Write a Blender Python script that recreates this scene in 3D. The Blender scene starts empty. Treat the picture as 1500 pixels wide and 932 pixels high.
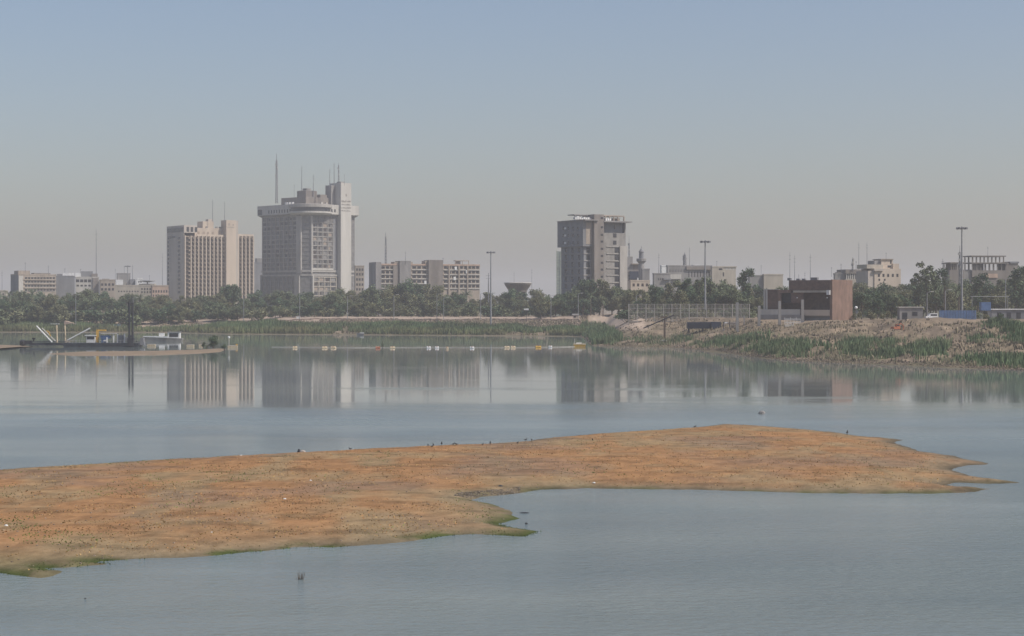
import bpy, math, random
import numpy as np
from mathutils import Vector, Matrix
random.seed(7); np.random.seed(7)
C = bpy.context.scene.collection
F = 2700.0; CAMZ = 14.0; HOR = 449.0            # focal length in photo pixels, eye height above the river, horizon row
R = math.radians
def X(px, d): return (px-750.0)*d/F
def Z(py, d): return CAMZ+(HOR-py)*d/F
def DW(py): return CAMZ*F/(py-HOR)              # distance of a point of the water surface
# ------------------------------------------------------------------ noise
def _h(ix, iy, s):
    v = np.sin(ix*127.1+iy*311.7+s*74.7)*43758.5453
    return v-np.floor(v)
def vn(x, y, s=0):
    x = np.asarray(x, float); y = np.asarray(y, float)
    ix = np.floor(x); iy = np.floor(y); fx = x-ix; fy = y-iy
    fx = fx*fx*(3-2*fx); fy = fy*fy*(3-2*fy)
    return (_h(ix,iy,s)*(1-fx)+_h(ix+1,iy,s)*fx)*(1-fy)+(_h(ix,iy+1,s)*(1-fx)+_h(ix+1,iy+1,s)*fx)*fy
def fbm(x, y, s=0, o=4):
    r = 0; a = .5; t = 0
    for k in range(o):
        r = r+a*vn(x*2**k, y*2**k, s+k*3.3); t += a; a *= .55
    return r/t
# ------------------------------------------------------------------ materials
def mat(name, col, rough=.85, var=.18, scale=.3, streak=1.0, bump=0.0, bscale=None, attr=None, spec=.3, col2=None, metal=0):
    m = bpy.data.materials.new(name); m.use_nodes = True
    nt = m.node_tree; n = nt.nodes; l = nt.links; b = n['Principled BSDF']
    b.inputs['Roughness'].default_value = rough; b.inputs['Specular IOR Level'].default_value = spec
    b.inputs['Metallic'].default_value = metal
    tc = n.new('ShaderNodeTexCoord'); mp = n.new('ShaderNodeMapping'); mp.inputs['Scale'].default_value = (1,1,streak)
    l.new(tc.outputs['Object'], mp.inputs['Vector'])
    nz = n.new('ShaderNodeTexNoise'); nz.inputs['Scale'].default_value = scale; nz.inputs['Detail'].default_value = 6
    nz.inputs['Roughness'].default_value = .65
    l.new(mp.outputs['Vector'], nz.inputs['Vector'])
    mr = n.new('ShaderNodeMapRange'); mr.inputs['From Min'].default_value = .3; mr.inputs['From Max'].default_value = .7
    l.new(nz.outputs['Fac'], mr.inputs['Value'])
    mx = n.new('ShaderNodeMix'); mx.data_type = 'RGBA'
    c2 = col2 if col2 else tuple(c*(1-var*1.6) for c in col)
    c1 = col if col2 else tuple(min(.9, c*(1+var)) for c in col)
    mx.inputs['A'].default_value = (*c1, 1); mx.inputs['B'].default_value = (*c2, 1)
    l.new(mr.outputs['Result'], mx.inputs['Factor'])
    out = mx.outputs['Result']
    if attr:
        at = n.new('ShaderNodeAttribute'); at.attribute_name = attr
        m2 = n.new('ShaderNodeMix'); m2.data_type = 'RGBA'; m2.blend_type = 'MULTIPLY'; m2.inputs['Factor'].default_value = 1
        l.new(out, m2.inputs['A']); l.new(at.outputs['Color'], m2.inputs['B']); out = m2.outputs['Result']
    l.new(out, b.inputs['Base Color'])
    if bump:
        bn = n.new('ShaderNodeTexNoise'); bn.inputs['Scale'].default_value = bscale or scale*6; bn.inputs['Detail'].default_value = 5
        l.new(tc.outputs['Object'], bn.inputs['Vector'])
        bp = n.new('ShaderNodeBump'); bp.inputs['Strength'].default_value = 1; bp.inputs['Distance'].default_value = bump
        l.new(bn.outputs['Fac'], bp.inputs['Height']); l.new(bp.outputs['Normal'], b.inputs['Normal'])
    return m
M = dict(
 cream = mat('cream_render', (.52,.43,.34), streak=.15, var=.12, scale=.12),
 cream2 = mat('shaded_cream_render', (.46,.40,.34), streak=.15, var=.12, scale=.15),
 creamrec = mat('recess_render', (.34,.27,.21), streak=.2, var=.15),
 pale = mat('pale_concrete', (.50,.47,.42), streak=.12, var=.14, scale=.15),
 grid = mat('screen_concrete', (.40,.37,.33), streak=.3, var=.15, scale=.2),
 screen = mat('glazing_behind_screen', (.20,.19,.18), rough=.5, var=.35, scale=.35),
 conc = mat('grey_concrete', (.27,.255,.24), streak=.25, var=.22, scale=.18),
 conc2 = mat('dark_concrete', (.22,.22,.225), streak=.25, var=.2, scale=.2),
 block = mat('block_infill', (.285,.265,.24), streak=.5, var=.2, scale=.3),
 tan = mat('tan_stone', (.36,.30,.24), streak=.3, var=.2, scale=.25),
 brownc = mat('brown_grey_concrete', (.23,.20,.175), streak=.2, var=.18, scale=.2),
 beige = mat('beige_render', (.42,.37,.30), streak=.25, var=.18, scale=.2),
 peach = mat('peach_render', (.46,.33,.25), streak=.3, var=.15, scale=.3),
 white = mat('white_paint', (.72,.71,.68), streak=.3, var=.12, scale=.5),
 brick = mat('brown_brick', (.155,.10,.078), streak=1, var=.2, scale=.8),
 salmon = mat('sunlit_brick', (.21,.135,.102), streak=.6, var=.22, scale=.35),  # lighter copy of the brown brick, sunlight put into its colour
 glass = mat('dark_window_glass', (.035,.035,.04), rough=.25, var=.3, scale=.3, spec=.5),
 brownglass = mat('brown_window_glass', (.055,.036,.028), rough=.3, var=.4, scale=.5, spec=.5),
 steel = mat('galvanised_steel', (.30,.30,.30), rough=.55, var=.15, scale=1, metal=.3),
 greysteel = mat('grey_mast_paint', (.20,.20,.21), rough=.6, var=.15, scale=1),
 dark = mat('dark_steel', (.04,.04,.045), rough=.6, var=.3, scale=1),
 navy = mat('dark_hull_paint', (.045,.05,.06), rough=.5, var=.4, scale=.6),
 yellow = mat('yellow_paint', (.62,.36,.06), rough=.5, var=.15, scale=1),
 buff = mat('weathered_cream_float', (.62,.50,.33), rough=.6, var=.2, scale=2),
 orange = mat('orange_paint', (.42,.15,.08), rough=.55, var=.25, scale=1),
 blue = mat('blue_sheet_metal', (.10,.17,.32), rough=.5, var=.2, scale=.6),
 bluedk = mat('dark_blue_sheet', (.035,.045,.07), rough=.5, var=.2, scale=.6),
 bark = mat('bark', (.13,.10,.075), var=.3, scale=2),
 wood = mat('weathered_timber', (.12,.085,.06), var=.3, scale=2),
 bird = mat('dark_feathers', (.03,.028,.028), var=.3, scale=20),
 wfeath = mat('pale_feathers', (.6,.58,.55), var=.1, scale=20),
 stone = mat('pale_stone', (.40,.34,.29), var=.3, scale=1),
 leafA = mat('grey_green_foliage', (.12,.15,.08), rough=.7, var=.25, scale=.15, attr='tint'),
 leafB = mat('olive_foliage', (.15,.16,.085), rough=.7, var=.25, scale=.15, attr='tint'),
 leafC = mat('deep_green_foliage', (.075,.115,.06), rough=.7, var=.25, scale=.15, attr='tint'),
 reed = mat('green_reeds', (.095,.155,.07), rough=.7, var=.3, scale=.05, attr='tint', col2=(.125,.14,.075)),
 dry = mat('dry_brush', (.23,.195,.13), rough=.8, var=.3, scale=.1, attr='tint'),
 algae = mat('green_algae', (.085,.12,.028), rough=.6, var=.4, scale=.6, attr='tint'),
)
# ------------------------------------------------------------------ mesh builder
BOXF = [(0,3,2,1),(4,5,6,7),(0,1,5,4),(1,2,6,5),(2,3,7,6),(3,0,4,7)]
class MB:
    def __init__(s): s.v = []; s.f = []
    def box(s, x0, x1, y0, y1, z0, z1):
        if x0 > x1: x0, x1 = x1, x0
        if y0 > y1: y0, y1 = y1, y0
        if z0 > z1: z0, z1 = z1, z0
        b = len(s.v)
        s.v += [(x0,y0,z0),(x1,y0,z0),(x1,y1,z0),(x0,y1,z0),(x0,y0,z1),(x1,y0,z1),(x1,y1,z1),(x0,y1,z1)]
        s.f += [tuple(b+i for i in q) for q in BOXF]; return s
    def tube(s, pts, rad, n=6, cap=True):
        if not hasattr(rad, '__len__'): rad = [rad]*len(pts)
        pts = [Vector(p) for p in pts]; b = len(s.v)
        for i, p in enumerate(pts):
            t = (pts[min(i+1,len(pts)-1)]-pts[max(i-1,0)]).normalized()
            u = t.cross(Vector((0,0,1)) if abs(t.z) < .95 else Vector((1,0,0))).normalized(); w = t.cross(u)
            for k in range(n):
                a = 2*math.pi*k/n; q = p+(u*math.cos(a)+w*math.sin(a))*rad[i]; s.v.append(tuple(q))
        for i in range(len(pts)-1):
            for k in range(n):
                a = b+i*n+k; c = b+i*n+(k+1) % n; s.f.append((a, c, c+n, a+n))
        if cap:
            s.f.append(tuple(b+k for k in range(n))[::-1]); e = b+(len(pts)-1)*n; s.f.append(tuple(e+k for k in range(n)))
        return s
    def lathe(s, prof, n=24, c=(0,0,0)):
        b = len(s.v)
        for r, z in prof:
            for k in range(n):
                a = 2*math.pi*k/n; s.v.append((c[0]+r*math.cos(a), c[1]+r*math.sin(a), c[2]+z))
        for i in range(len(prof)-1):
            for k in range(n):
                a = b+i*n+k; d = b+i*n+(k+1) % n; s.f.append((a, d, d+n, a+n))
        s.f.append(tuple(b+k for k in range(n))[::-1]); e = b+(len(prof)-1)*n; s.f.append(tuple(e+k for k in range(n)))
        return s
    def prism(s, poly, z0, z1):
        b = len(s.v); n = len(poly)
        s.v += [(x,y,z0) for x,y in poly]+[(x,y,z1) for x,y in poly]
        s.f.append(tuple(b+i for i in range(n))[::-1]); s.f.append(tuple(b+n+i for i in range(n)))
        for i in range(n): j = (i+1) % n; s.f.append((b+i, b+j, b+n+j, b+n+i))
        return s
    def loft(s, a, c):                               # two equal-length 3-D loops
        b = len(s.v); n = len(a); s.v += [tuple(p) for p in a]+[tuple(p) for p in c]
        s.f.append(tuple(b+i for i in range(n))[::-1]); s.f.append(tuple(b+n+i for i in range(n)))
        for i in range(n): j = (i+1) % n; s.f.append((b+i, b+j, b+n+j, b+n+i))
        return s
    def mesh(s, name):
        m = bpy.data.meshes.new(name); m.from_pydata(s.v, [], s.f); m.validate(); m.update(); return m
    def build(s, name, m, parent=None, loc=None, rz=0, smooth=False):
        me = s.mesh(name); me.materials.append(m); o = bpy.data.objects.new(name, me); C.objects.link(o)
        if parent: o.parent = parent
        if loc is not None: o.location = loc
        if rz: o.rotation_euler.z = rz
        if smooth:
            for p in me.polygons: p.use_smooth = True
        return o
def tag(o, label=None, cat=None, group=None, kind=None):
    if label: o['label'] = label
    if cat: o['category'] = cat
    if group: o['group'] = group
    if kind: o['kind'] = kind
    return o
def empty(name, loc, rz=0):
    o = bpy.data.objects.new(name, None); o.location = loc; o.rotation_euler = (0,0,rz); o.empty_display_size = .5
    C.objects.link(o); return o
def copy_tree(o, parent=None):
    c = o.copy(); C.objects.link(c); c.parent = parent
    for ch in [k for k in bpy.data.objects if k.parent == o]: copy_tree(ch, c)
    return c
def kids(o): return KID.get(o.name, [])
ORD = ['zeroth','first','second','third','fourth','fifth','sixth','seventh','eighth','ninth','tenth','eleventh','twelfth','thirteenth','fourteenth','fifteenth','sixteenth','seventeenth','eighteenth','nineteenth','twentieth']
LMK = [(90,'the striped office block'),(165,'the white terraced block'),(243,'the low peach houses'),(372,'the cream ribbed hotel'),(525,'the grey crowned hotel'),
       (710,'the long low block'),(800,'the bowl-shaped tower'),(925,'the unfinished tower'),(1112,'the pale lattice fence'),(1250,'the brown brick building'),(1380,'the cream stepped house'),(9999,'the concrete frame building')]
def lm(px):
    for p, t in LMK:
        if px < p: return t
# ------------------------------------------------------------------ terrain of the far bank
SH = [(-700,996),(-200,996),(0,996),(120,990),(240,985),(330,925),(380,921),(520,905),(640,885),(760,870),(830,858),(850,850),(858,790),(862,700),(868,660),(885,642),(930,628),(985,622),(1030,585),(1100,512),(1130,490),(1180,466),(1240,452),(1300,441),(1400,418),(1500,402),(1600,392),(1800,380),(2300,360)]
SHP = np.array([p for p,_ in SH], float); SHD = np.array([d for _,d in SH], float)
SHX = (SHP-750)*SHD/F; SHY = SHD
def seg_dist(x, y, px, py, closed=False):
    d = np.full(x.shape, 1e9); n = len(px)
    for i in range(n if closed else n-1):
        ax, ay = px[i], py[i]; bx, by = px[(i+1) % n], py[(i+1) % n]
        vx, vy = bx-ax, by-ay; t = np.clip(((x-ax)*vx+(y-ay)*vy)/(vx*vx+vy*vy+1e-9), 0, 1)
        d = np.minimum(d, np.hypot(x-ax-t*vx, y-ay-t*vy))
    return d
def inside(x, y, px, py):
    r = np.zeros(x.shape, bool); n = len(px); j = n-1
    for i in range(n):
        c = ((py[i] > y) != (py[j] > y)) & (x < (px[j]-px[i])*(y-py[i])/(py[j]-py[i]+1e-12)+px[i]); r ^= c; j = i
    return r
def land(x, y):
    x = np.asarray(x, float); y = np.asarray(y, float)
    px = x/y*F+750
    D = np.interp(px, SHP, SHD)
    ds = seg_dist(x, y, SHX, SHY)*np.where(y > D, 1, -1)
    sm = np.clip((px-858)/85, 0, 1); sm = sm*sm*(3-2*sm)
    ds = np.where(ds > 0, np.maximum(ds, .8*(y-D)*sm), ds)
    ds = ds+(fbm(x/9, y/9, 2)-.5)*5
    W = np.interp(px, [0,300,860,900,1000,1160,1500], [60,66,72,105,115,118,125])
    H = np.interp(px, [0,300,800,900,1000,1160,1500,1700], [8.1,8.1,8.4,9.9,9.5,9.1,9.4,9.4])
    t = np.clip((ds-3)/W, 0, 1)
    h = .35*np.clip(ds/3, -6, 1)+(H-.35)*np.where(ds > 3, t**.9, 0)
    right = np.clip((px-880)/80, 0, 1)
    amp = np.clip(ds/15, 0, 1)*np.clip(1-(ds-95)/50, 0, 1)
    h = h+amp*(right*((fbm(x/14, y/14, 5)-.5)*3.4+(fbm(x/4, y/4, 9)-.5)*2.4)+(fbm(x/5, y/5, 9)-.5)*1.0)
    # spoil mounds of the right bank
    for (mp, md, r, a) in ((1480,505,13,2.8),(1400,520,10,1.8),(1330,560,9,1.9),(1290,585,7,1.4),(1372,590,8,.9),(1240,575,8,.9),(1440,575,9,.7),(960,690,9,.9),(1090,560,9,.8)):
        mx = (mp-750)*md/F; h = h+a*np.exp(-((x-mx)**2+((y-md)*.8)**2)/(r*r))
    return h, ds, px
def gz(px, d):
    h, _, _ = land(np.array([X(px,d)]), np.array([float(d)])); return float(h[0])
def vcol(me, name, arr, domain='POINT'):
    a = me.color_attributes.new(name, 'FLOAT_COLOR', domain)
    a.data.foreach_set('color', np.asarray(arr, np.float32).ravel())
def grid_mesh(name, XX, YY, ZZ, smooth=True):
    r, c = XX.shape
    co = np.stack([XX, YY, ZZ], -1).reshape(-1, 3)
    idx = np.arange(r*c).reshape(r, c)
    f = np.stack([idx[:-1,:-1], idx[:-1,1:], idx[1:,1:], idx[1:,:-1]], -1).reshape(-1, 4)
    return fast_mesh(name, co, f, smooth)
def fast_mesh(name, co, f, smooth=False):
    me = bpy.data.meshes.new(name); k = f.shape[1]
    me.vertices.add(len(co)); me.vertices.foreach_set('co', np.asarray(co, np.float32).ravel())
    me.loops.add(f.size); me.loops.foreach_set('vertex_index', f.astype(np.int32).ravel())
    me.polygons.add(len(f)); me.polygons.foreach_set('loop_start', np.arange(0, f.size, k, dtype=np.int32))
    me.polygons.foreach_set('loop_total', np.full(len(f), k, np.int32))
    me.polygons.foreach_set('use_smooth', np.full(len(f), smooth))
    me.update(); me.validate(); return me
def mixcol(a, b, t): return np.asarray(a)[None]*(1-t[:,None])+np.asarray(b)[None]*t[:,None]
def rgba(c): return np.concatenate([c, np.ones((len(c),1))], 1)

pxs = np.concatenate([np.arange(-650,-50,12), np.arange(-50,1550,3.0), np.arange(1550,2250,12)])
rel = np.concatenate([np.arange(-14,170,1.6), 170*np.geomspace(1, 46, 34)])
PX, REL = np.meshgrid(pxs, rel)
DD = np.interp(PX, SHP, SHD)+REL
XX = (PX-750)*DD/F
hh, ds, _ = land(XX, DD)
me = grid_mesh('riverbank_ground', XX, DD, hh)
fx, fy, fd, fp, fh = XX.ravel(), DD.ravel(), ds.ravel(), PX.ravel(), hh.ravel()
n1 = fbm(fx/8, fy/8, 21); n2 = fbm(fx/2.2, fy/2.2, 25)
col = mixcol((.265,.205,.145), (.17,.135,.095), np.clip((n1-.35)*3, 0, 1))
col = mixcol(1, 1, np.zeros(len(fx)))*col
pk = np.clip((fbm(fx/5, fy/5, 40)-.45)*5, 0, 1)
col = col*(1-pk[:,None]*.6)+np.array((.33,.255,.18))*pk[:,None]*.6
# pale raked sand slope at the middle of the bank and pale strip above the reeds
sand = np.clip(1-np.abs(fp-905)/52, 0, 1)*np.clip((fd-30)/12, 0, 1); sand = np.clip(sand*3, 0, 1)*np.clip((fh-4.6)/1.2, 0, 1)
col = col*(1-sand[:,None])+np.array((.47,.37,.285))*sand[:,None]
grs = np.clip((fbm(fx/11, fy/16, 60)-.42)*5, 0, 1)*np.clip(1-fd/95, 0, 1)*(1-sand)*.75
col = col*(1-grs[:,None])+np.array((.12,.125,.065))*grs[:,None]
ps = np.clip((fd-np.interp(fp,[110,140,290,340,480,640,860],[44,20,22,46,44,34,28]))/5, 0, 1)*np.clip((90-fd)/10, 0, 1)*np.clip((852-fp)/6, 0, 1)*np.clip((fp-110)/20, 0, 1)*.8; col = col*(1-ps[:,None])+np.array((.46,.36,.285))*ps[:,None]
mud = np.clip(1-fd/6, 0, 1)
col = col*(1-mud[:,None])+np.array((.15,.13,.085))*mud[:,None]
far = np.clip((fd-200)/100, 0, 1)
col = col*(1-far[:,None])+np.array((.14,.14,.09))*far[:,None]
col *= (.72+.56*n2)[:,None]
vcol(me, 'tint', rgba(col))
me.materials.append(mat('bank_earth', (1,1,1), rough=.95, var=.1, scale=.6, attr='tint', bump=.25, bscale=1.2, spec=.1, col2=(.8,.78,.76)))
ground = bpy.data.objects.new('riverbank_ground', me); C.objects.link(ground); tag(ground, kind='structure')
ground['label'] = 'earth riverbank rising to the flat city ground'
# ------------------------------------------------------------------ sand islands
def island(name, label, outline, x0, x1, y0, y1, dx, dy, hmax, rise, colfn, rag=1.0, far=False):
    ox = np.array([X(p, DW(q)) for p,q in outline]); oy = np.array([DW(q) for p,q in outline])
    xs = np.arange(x0, x1, dx); ys = np.arange(y0, y1, dy); GX, GY = np.meshgrid(xs, ys)
    sd = seg_dist(GX, GY, ox, oy, True)*np.where(inside(GX, GY, ox, oy), 1, -1)
    sd = sd+rag*((fbm(GX/3.0, GY/5, 3)-.5)*1.1+(fbm(GX/.8, GY/1.6, 8)-.5)*.7)+.1
    h = np.where(sd > 0, hmax*(1-np.exp(-sd/rise)), sd*.12)
    h = h+np.clip(sd, 0, 1)*((fbm(GX/6, GY/9, 12)-.5)*.22+(fbm(GX/1.1, GY/1.4, 14)-.5)*.06)
    h = np.clip(h, -.5, 9)
    me = grid_mesh(name, GX, GY, h)
    vcol(me, 'tint', rgba(colfn(GX.ravel(), GY.ravel(), sd.ravel())))
    me.materials.append(mat(name+'_surface', (1,1,1), rough=.95, var=.1, scale=2.6, attr='tint', bump=.07, bscale=6, spec=.12, col2=(.74,.72,.68)))
    o = bpy.data.objects.new(name, me); C.objects.link(o); tag(o, label, None, None, 'structure')
    return o, ox, oy
MAIN = [(-260,704),(-100,697),(0,689),(100,683),(200,677),(300,671.5),(437,664),(520,659.5),(640,654),(700,652),(760,648),(800,643),(860,638),(900,634.5),(960,631),(1000,628),(1040,624),(1060,621.5),(1100,624),(1130,626),(1180,630),(1240,636),(1262,640),(1318,644.5),(1300,648),(1318,652),(1340,661),(1400,668),(1425,675),(1448,680),(1405,683),(1392,688),(1420,697),(1455,702),(1500,707.5),(1450,708.5),(1395,707),(1380,710),(1400,714),(1450,716),(1420,721),(1350,723.5),(1200,722),(1000,717),(900,716),(860,715.5),(790,718),(745,724),(705,728),(692,733),(722,741),(748,750),(752,760),(728,768),(740,773),(786,778.5),(768,786),(700,782),(660,784),(600,793),(520,800),(430,803),(350,809),(280,817),(200,819),(120,824),(170,826),(100,831),(60,832),(85,838),(62,846),(0,839),(-100,846),(-300,850)]
def maincol(x, y, sd):
    n1 = fbm(x/4, y/7, 31); n2 = fbm(x/.9, y/1.6, 33); n3 = fbm(x/11, y/10, 35)
    c = mixcol((.365,.200,.092), (.33,.228,.122), np.clip((n1-.42)*4, 0, 1))
    g = np.clip((n3-.50)*6, 0, 1)*.5; c = c*(1-g[:,None])+np.array((.235,.165,.12))*g[:,None]
    e = np.clip(1-(sd-.3)/3.2, 0, 1)*.85; c = c*(1-e[:,None])+np.array((.20,.16,.105))*e[:,None]
    e = np.clip(1-(sd-.15)/.9, 0, 1)*.8; c = c*(1-e[:,None])+np.array((.10,.082,.055))*e[:,None]
    near = np.clip((150-y)/20, 0, 1)
    e = np.clip(1-(sd-.3)/9, 0, 1)*.5*near; c = c*(1-e[:,None])+np.array((.27,.215,.13))*e[:,None]
    a = np.clip((fbm(x/2.6, y/2.6, 51)-.47)*8, 0, 1)*np.clip(1-(sd-.1)/1.7, 0, 1)*np.clip(near, 0, 1)
    tip = np.clip((x-42)/14, 0, 1)*np.clip(1-sd/6, 0, 1)*.6
    a = np.clip(np.maximum(np.maximum(a, tip), np.clip((103-y)/4, 0, 1)*.3), 0, 1); c = c*(1-a[:,None])+np.array((.07,.09,.022))*a[:,None]
    st = fbm(x/3.5, y/1.2, 37); c = c*(1-.28*np.clip((st-.56)*7, 0, 1))[:,None]
    n4 = fbm(x/.45, y/.8, 39)
    return c*(.45+.62*n2+.5*n4)[:,None]
sandbar, IX, IY = island('sand_island', 'orange sandbar with low dry plants across the river', MAIN, -130, 62, 88, 228, .34, .55, .5, 3.2, maincol)
def farcol(x, y, sd):
    n1 = fbm(x/6, y/9, 31); c = mixcol((.30,.22,.15), (.25,.20,.145), n1)
    return c*(.8+.4*fbm(x/2, y/2, 3))[:,None]
FAR1 = [(-200,502),(0,505.5),(40,507),(66,510.5),(58,513),(20,516),(0,517),(-200,523)]
FAR2 = [(70,518.5),(110,516),(200,515.5),(290,513),(322,510.5),(331,512),(322,516),(290,518),(230,520),(160,521),(100,521)]
island('far_sandbar', 'low brown sandbar left of the dredger', FAR1, -250, -165, 480, 730, 1.2, 2.0, .45, 5, farcol, .8)
island('sand_spit', 'thin brown sand spit in front of the dredger', FAR2, -180, -85, 505, 640, .8, 1.5, .4, 3, farcol, .5)
# ------------------------------------------------------------------ water
def water():
    mb = MB(); me = bpy.data.meshes.new('river_water')
    me.from_pydata([(-3000,-480,0),(3000,-480,0),(3000,1400,0),(-3000,1400,0)], [], [(0,1,2,3)])
    m = bpy.data.materials.new('river_water'); m.use_nodes = True; nt = m.node_tree; n = nt.nodes; l = nt.links; b = n['Principled BSDF']
    b.inputs['Base Color'].default_value = (.15,.17,.155,1); b.inputs['IOR'].default_value = 1.333
    tc = n.new('ShaderNodeTexCoord'); sep = n.new('ShaderNodeSeparateXYZ'); l.new(tc.outputs['Object'], sep.inputs[0])
    def noise(scale, det, sc=(1,1,1), rough=.5):
        mp = n.new('ShaderNodeMapping'); mp.inputs['Scale'].default_value = sc; l.new(tc.outputs['Object'], mp.inputs['Vector'])
        z = n.new('ShaderNodeTexNoise'); z.inputs['Scale'].default_value = scale; z.inputs['Detail'].default_value = det; z.inputs['Roughness'].default_value = rough
        l.new(mp.outputs['Vector'], z.inputs['Vector']); return z.outputs['Fac']
    def math_(op, a, b_):
        q = n.new('ShaderNodeMath'); q.operation = op
        for i, v in enumerate((a, b_)):
            if isinstance(v, (int, float)): q.inputs[i].default_value = v
            else: l.new(v, q.inputs[i])
        return q.outputs[0]
    def rng(v, a, b_, c, d):
        q = n.new('ShaderNodeMapRange'); l.new(v, q.inputs['Value'])
        for k, w in zip(('From Min','From Max','To Min','To Max'), (a,b_,c,d)): q.inputs[k].default_value = w
        return q.outputs['Result']
    big = noise(.02, 3, (.35,1,1)); streak = noise(.05, 4, (.35,1,1), .6)
    # the wind dies out towards the far bank: ruffled water in front of it, calm behind
    edge = math_('ADD', sep.outputs['Y'], math_('MULTIPLY', math_('SUBTRACT', big, .5), 70))
    edge = math_('ADD', edge, math_('MULTIPLY', math_('SUBTRACT', streak, .5), 60))
    wind = rng(edge, 224, 268, 1, 0)
    cat = math_('MULTIPLY', rng(streak, .53, .70, 0, .3), rng(edge, 250, 480, 1, 0))     # cat's paws on the calm part
    w = math_('MAXIMUM', wind, cat)
    patch = math_('MULTIPLY', rng(noise(.03, 3, (.5,1,1)), .38, .60, .18, 1.0), rng(noise(.11, 3, (.10,1,1), .6), .35, .62, .55, 1.0))
    rough = math_('ADD', .035, math_('MULTIPLY', math_('MULTIPLY', w, patch), rng(sep.outputs['Y'], 90, 220, .15, .27)))
    l.new(rough, b.inputs['Roughness'])
    sheen_mix = n.new('ShaderNodeMix'); sheen_mix.data_type = 'RGBA'; sheen_mix.inputs['A'].default_value = (.135,.168,.165,1); sheen_mix.inputs['B'].default_value = (.215,.245,.222,1)  # silvery sky sheen put into the base colour as lighter patches
    l.new(rng(math_('ADD', noise(.022, 4, (.6,1,1), .55), math_('MULTIPLY', math_('SUBTRACT', noise(.07, 3, (.25,1,1), .6), .5), .35)), .38, .66, 0, 1), sheen_mix.inputs['Factor']); l.new(sheen_mix.outputs['Result'], b.inputs['Base Color'])
    h1 = noise(1.6, 3, (.7,1.2,1), .6); h2 = noise(6, 3, (.7,1.3,1), .65)
    hs = math_('ADD', math_('MULTIPLY', h1, .10), math_('MULTIPLY', h2, .028))
    bp = n.new('ShaderNodeBump'); bp.inputs['Distance'].default_value = 1.0; l.new(hs, bp.inputs['Height'])
    fade = rng(sep.outputs['Y'], 70, 330, 1, .25)
    l.new(math_('ADD', math_('MULTIPLY', math_('MULTIPLY', math_('MULTIPLY', w, patch), fade), 2.8), .018), bp.inputs['Strength'])
    l.new(bp.outputs['Normal'], b.inputs['Normal'])
    me.materials.append(m); o = bpy.data.objects.new('river_water', me); C.objects.link(o); tag(o, 'calm grey-blue river water', None, None, 'structure')
water()
# ------------------------------------------------------------------ foliage prototypes
def quads(cen, nor, size, asp=1.0):
    n = len(cen); ref = np.where(np.abs(nor[:,2:3]) < .9, np.array([[0,0,1.]]), np.array([[1.,0,0]]))
    u = np.cross(nor, ref); u /= np.linalg.norm(u, axis=1, keepdims=True)+1e-9; v = np.cross(nor, u)
    a = np.random.rand(n,1)*6.28; uu = u*np.cos(a)+v*np.sin(a); vv = -u*np.sin(a)+v*np.cos(a)
    s = size[:,None]
    co = np.stack([cen-uu*s, cen+vv*s*asp*.6, cen+uu*s, cen-vv*s*asp*.6], 1).reshape(-1,3)
    return co, np.arange(4*n).reshape(n,4)
def leaf_mesh(name, clumps, per, size, m, seed):
    np.random.seed(seed); cs = []; ts = []
    for (x,y,z,r) in clumps:
        k = int(per*r*r); d = np.random.normal(size=(k,3)); d /= np.linalg.norm(d,axis=1,keepdims=True)
        rr = r*(np.random.rand(k,1)**.45)*(.75+.5*np.random.rand(k,1)); p = d*rr*np.array([[1,1,.8]])+np.array([[x,y,z]])
        cs.append(p); t = .72+.56*np.random.rand(); hue = np.random.rand()*.25
        tt = np.clip(t*(.8+.4*np.random.rand(k)), .3, 1.5); ts.append(np.stack([tt*(1+hue*.5), tt, tt*(1-hue*.4), np.ones(k)], 1))
    cen = np.concatenate(cs); t = np.concatenate(ts); nor = np.random.normal(size=cen.shape); nor[:,2] += .6
    nor /= np.linalg.norm(nor,axis=1,keepdims=True)
    co, f = quads(cen, nor, size*(.6+.8*np.random.rand(len(cen))))
    me = fast_mesh(name, co, f); vcol(me, 'tint', np.repeat(t, 4, 0)); me.materials.append(m); return me
def tree_proto(kind, seed, m, hh=12.0, wid=5.5):
    rnd = random.Random(seed); root = empty(kind, (0,0,-500)); mb = MB()
    th = hh*.42
    lean = rnd.uniform(-.6,.6)
    mb.tube([(0,0,-1),(lean*.3,0,th*.5),(lean,0,th),(lean*1.2,.2,hh*.7)], [.32,.27,.2,.08], 7)
    clumps = []
    nb = rnd.randint(11,14)
    for i in range(nb):
        a = 6.283*i/nb+rnd.uniform(-.4,.4); rr = wid*rnd.uniform(.35,.95); zz = hh*rnd.uniform(.24,.88)*(1-.10*rr/wid)
        p = (lean+rr*math.cos(a), rr*math.sin(a), zz); b0 = (lean*.8, 0, th*rnd.uniform(.6,1.1))
        mb.tube([b0, ((b0[0]+p[0])/2, (b0[1]+p[1])/2, (b0[2]+p[2])/2+.4), p], [.14,.09,.04], 5)
        r = wid*rnd.uniform(.26,.42); clumps.append((*p, r))
        for j in range(3): clumps.append((p[0]+rnd.uniform(-r,r), p[1]+rnd.uniform(-r,r), p[2]+rnd.uniform(-r,r)*.8, r*rnd.uniform(.45,.7)))
    for j in range(4): clumps.append((lean+rnd.uniform(-1,1)*wid*.3, rnd.uniform(-1,1)*wid*.3, hh*rnd.uniform(.68,.93), wid*rnd.uniform(.25,.4)))
    mb.build('trunk', M['bark'], root)
    me = leaf_mesh('crown', clumps, 58, .33, m, seed); o = bpy.data.objects.new('crown', me); C.objects.link(o); o.parent = root
    root['h'] = hh; return root
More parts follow.
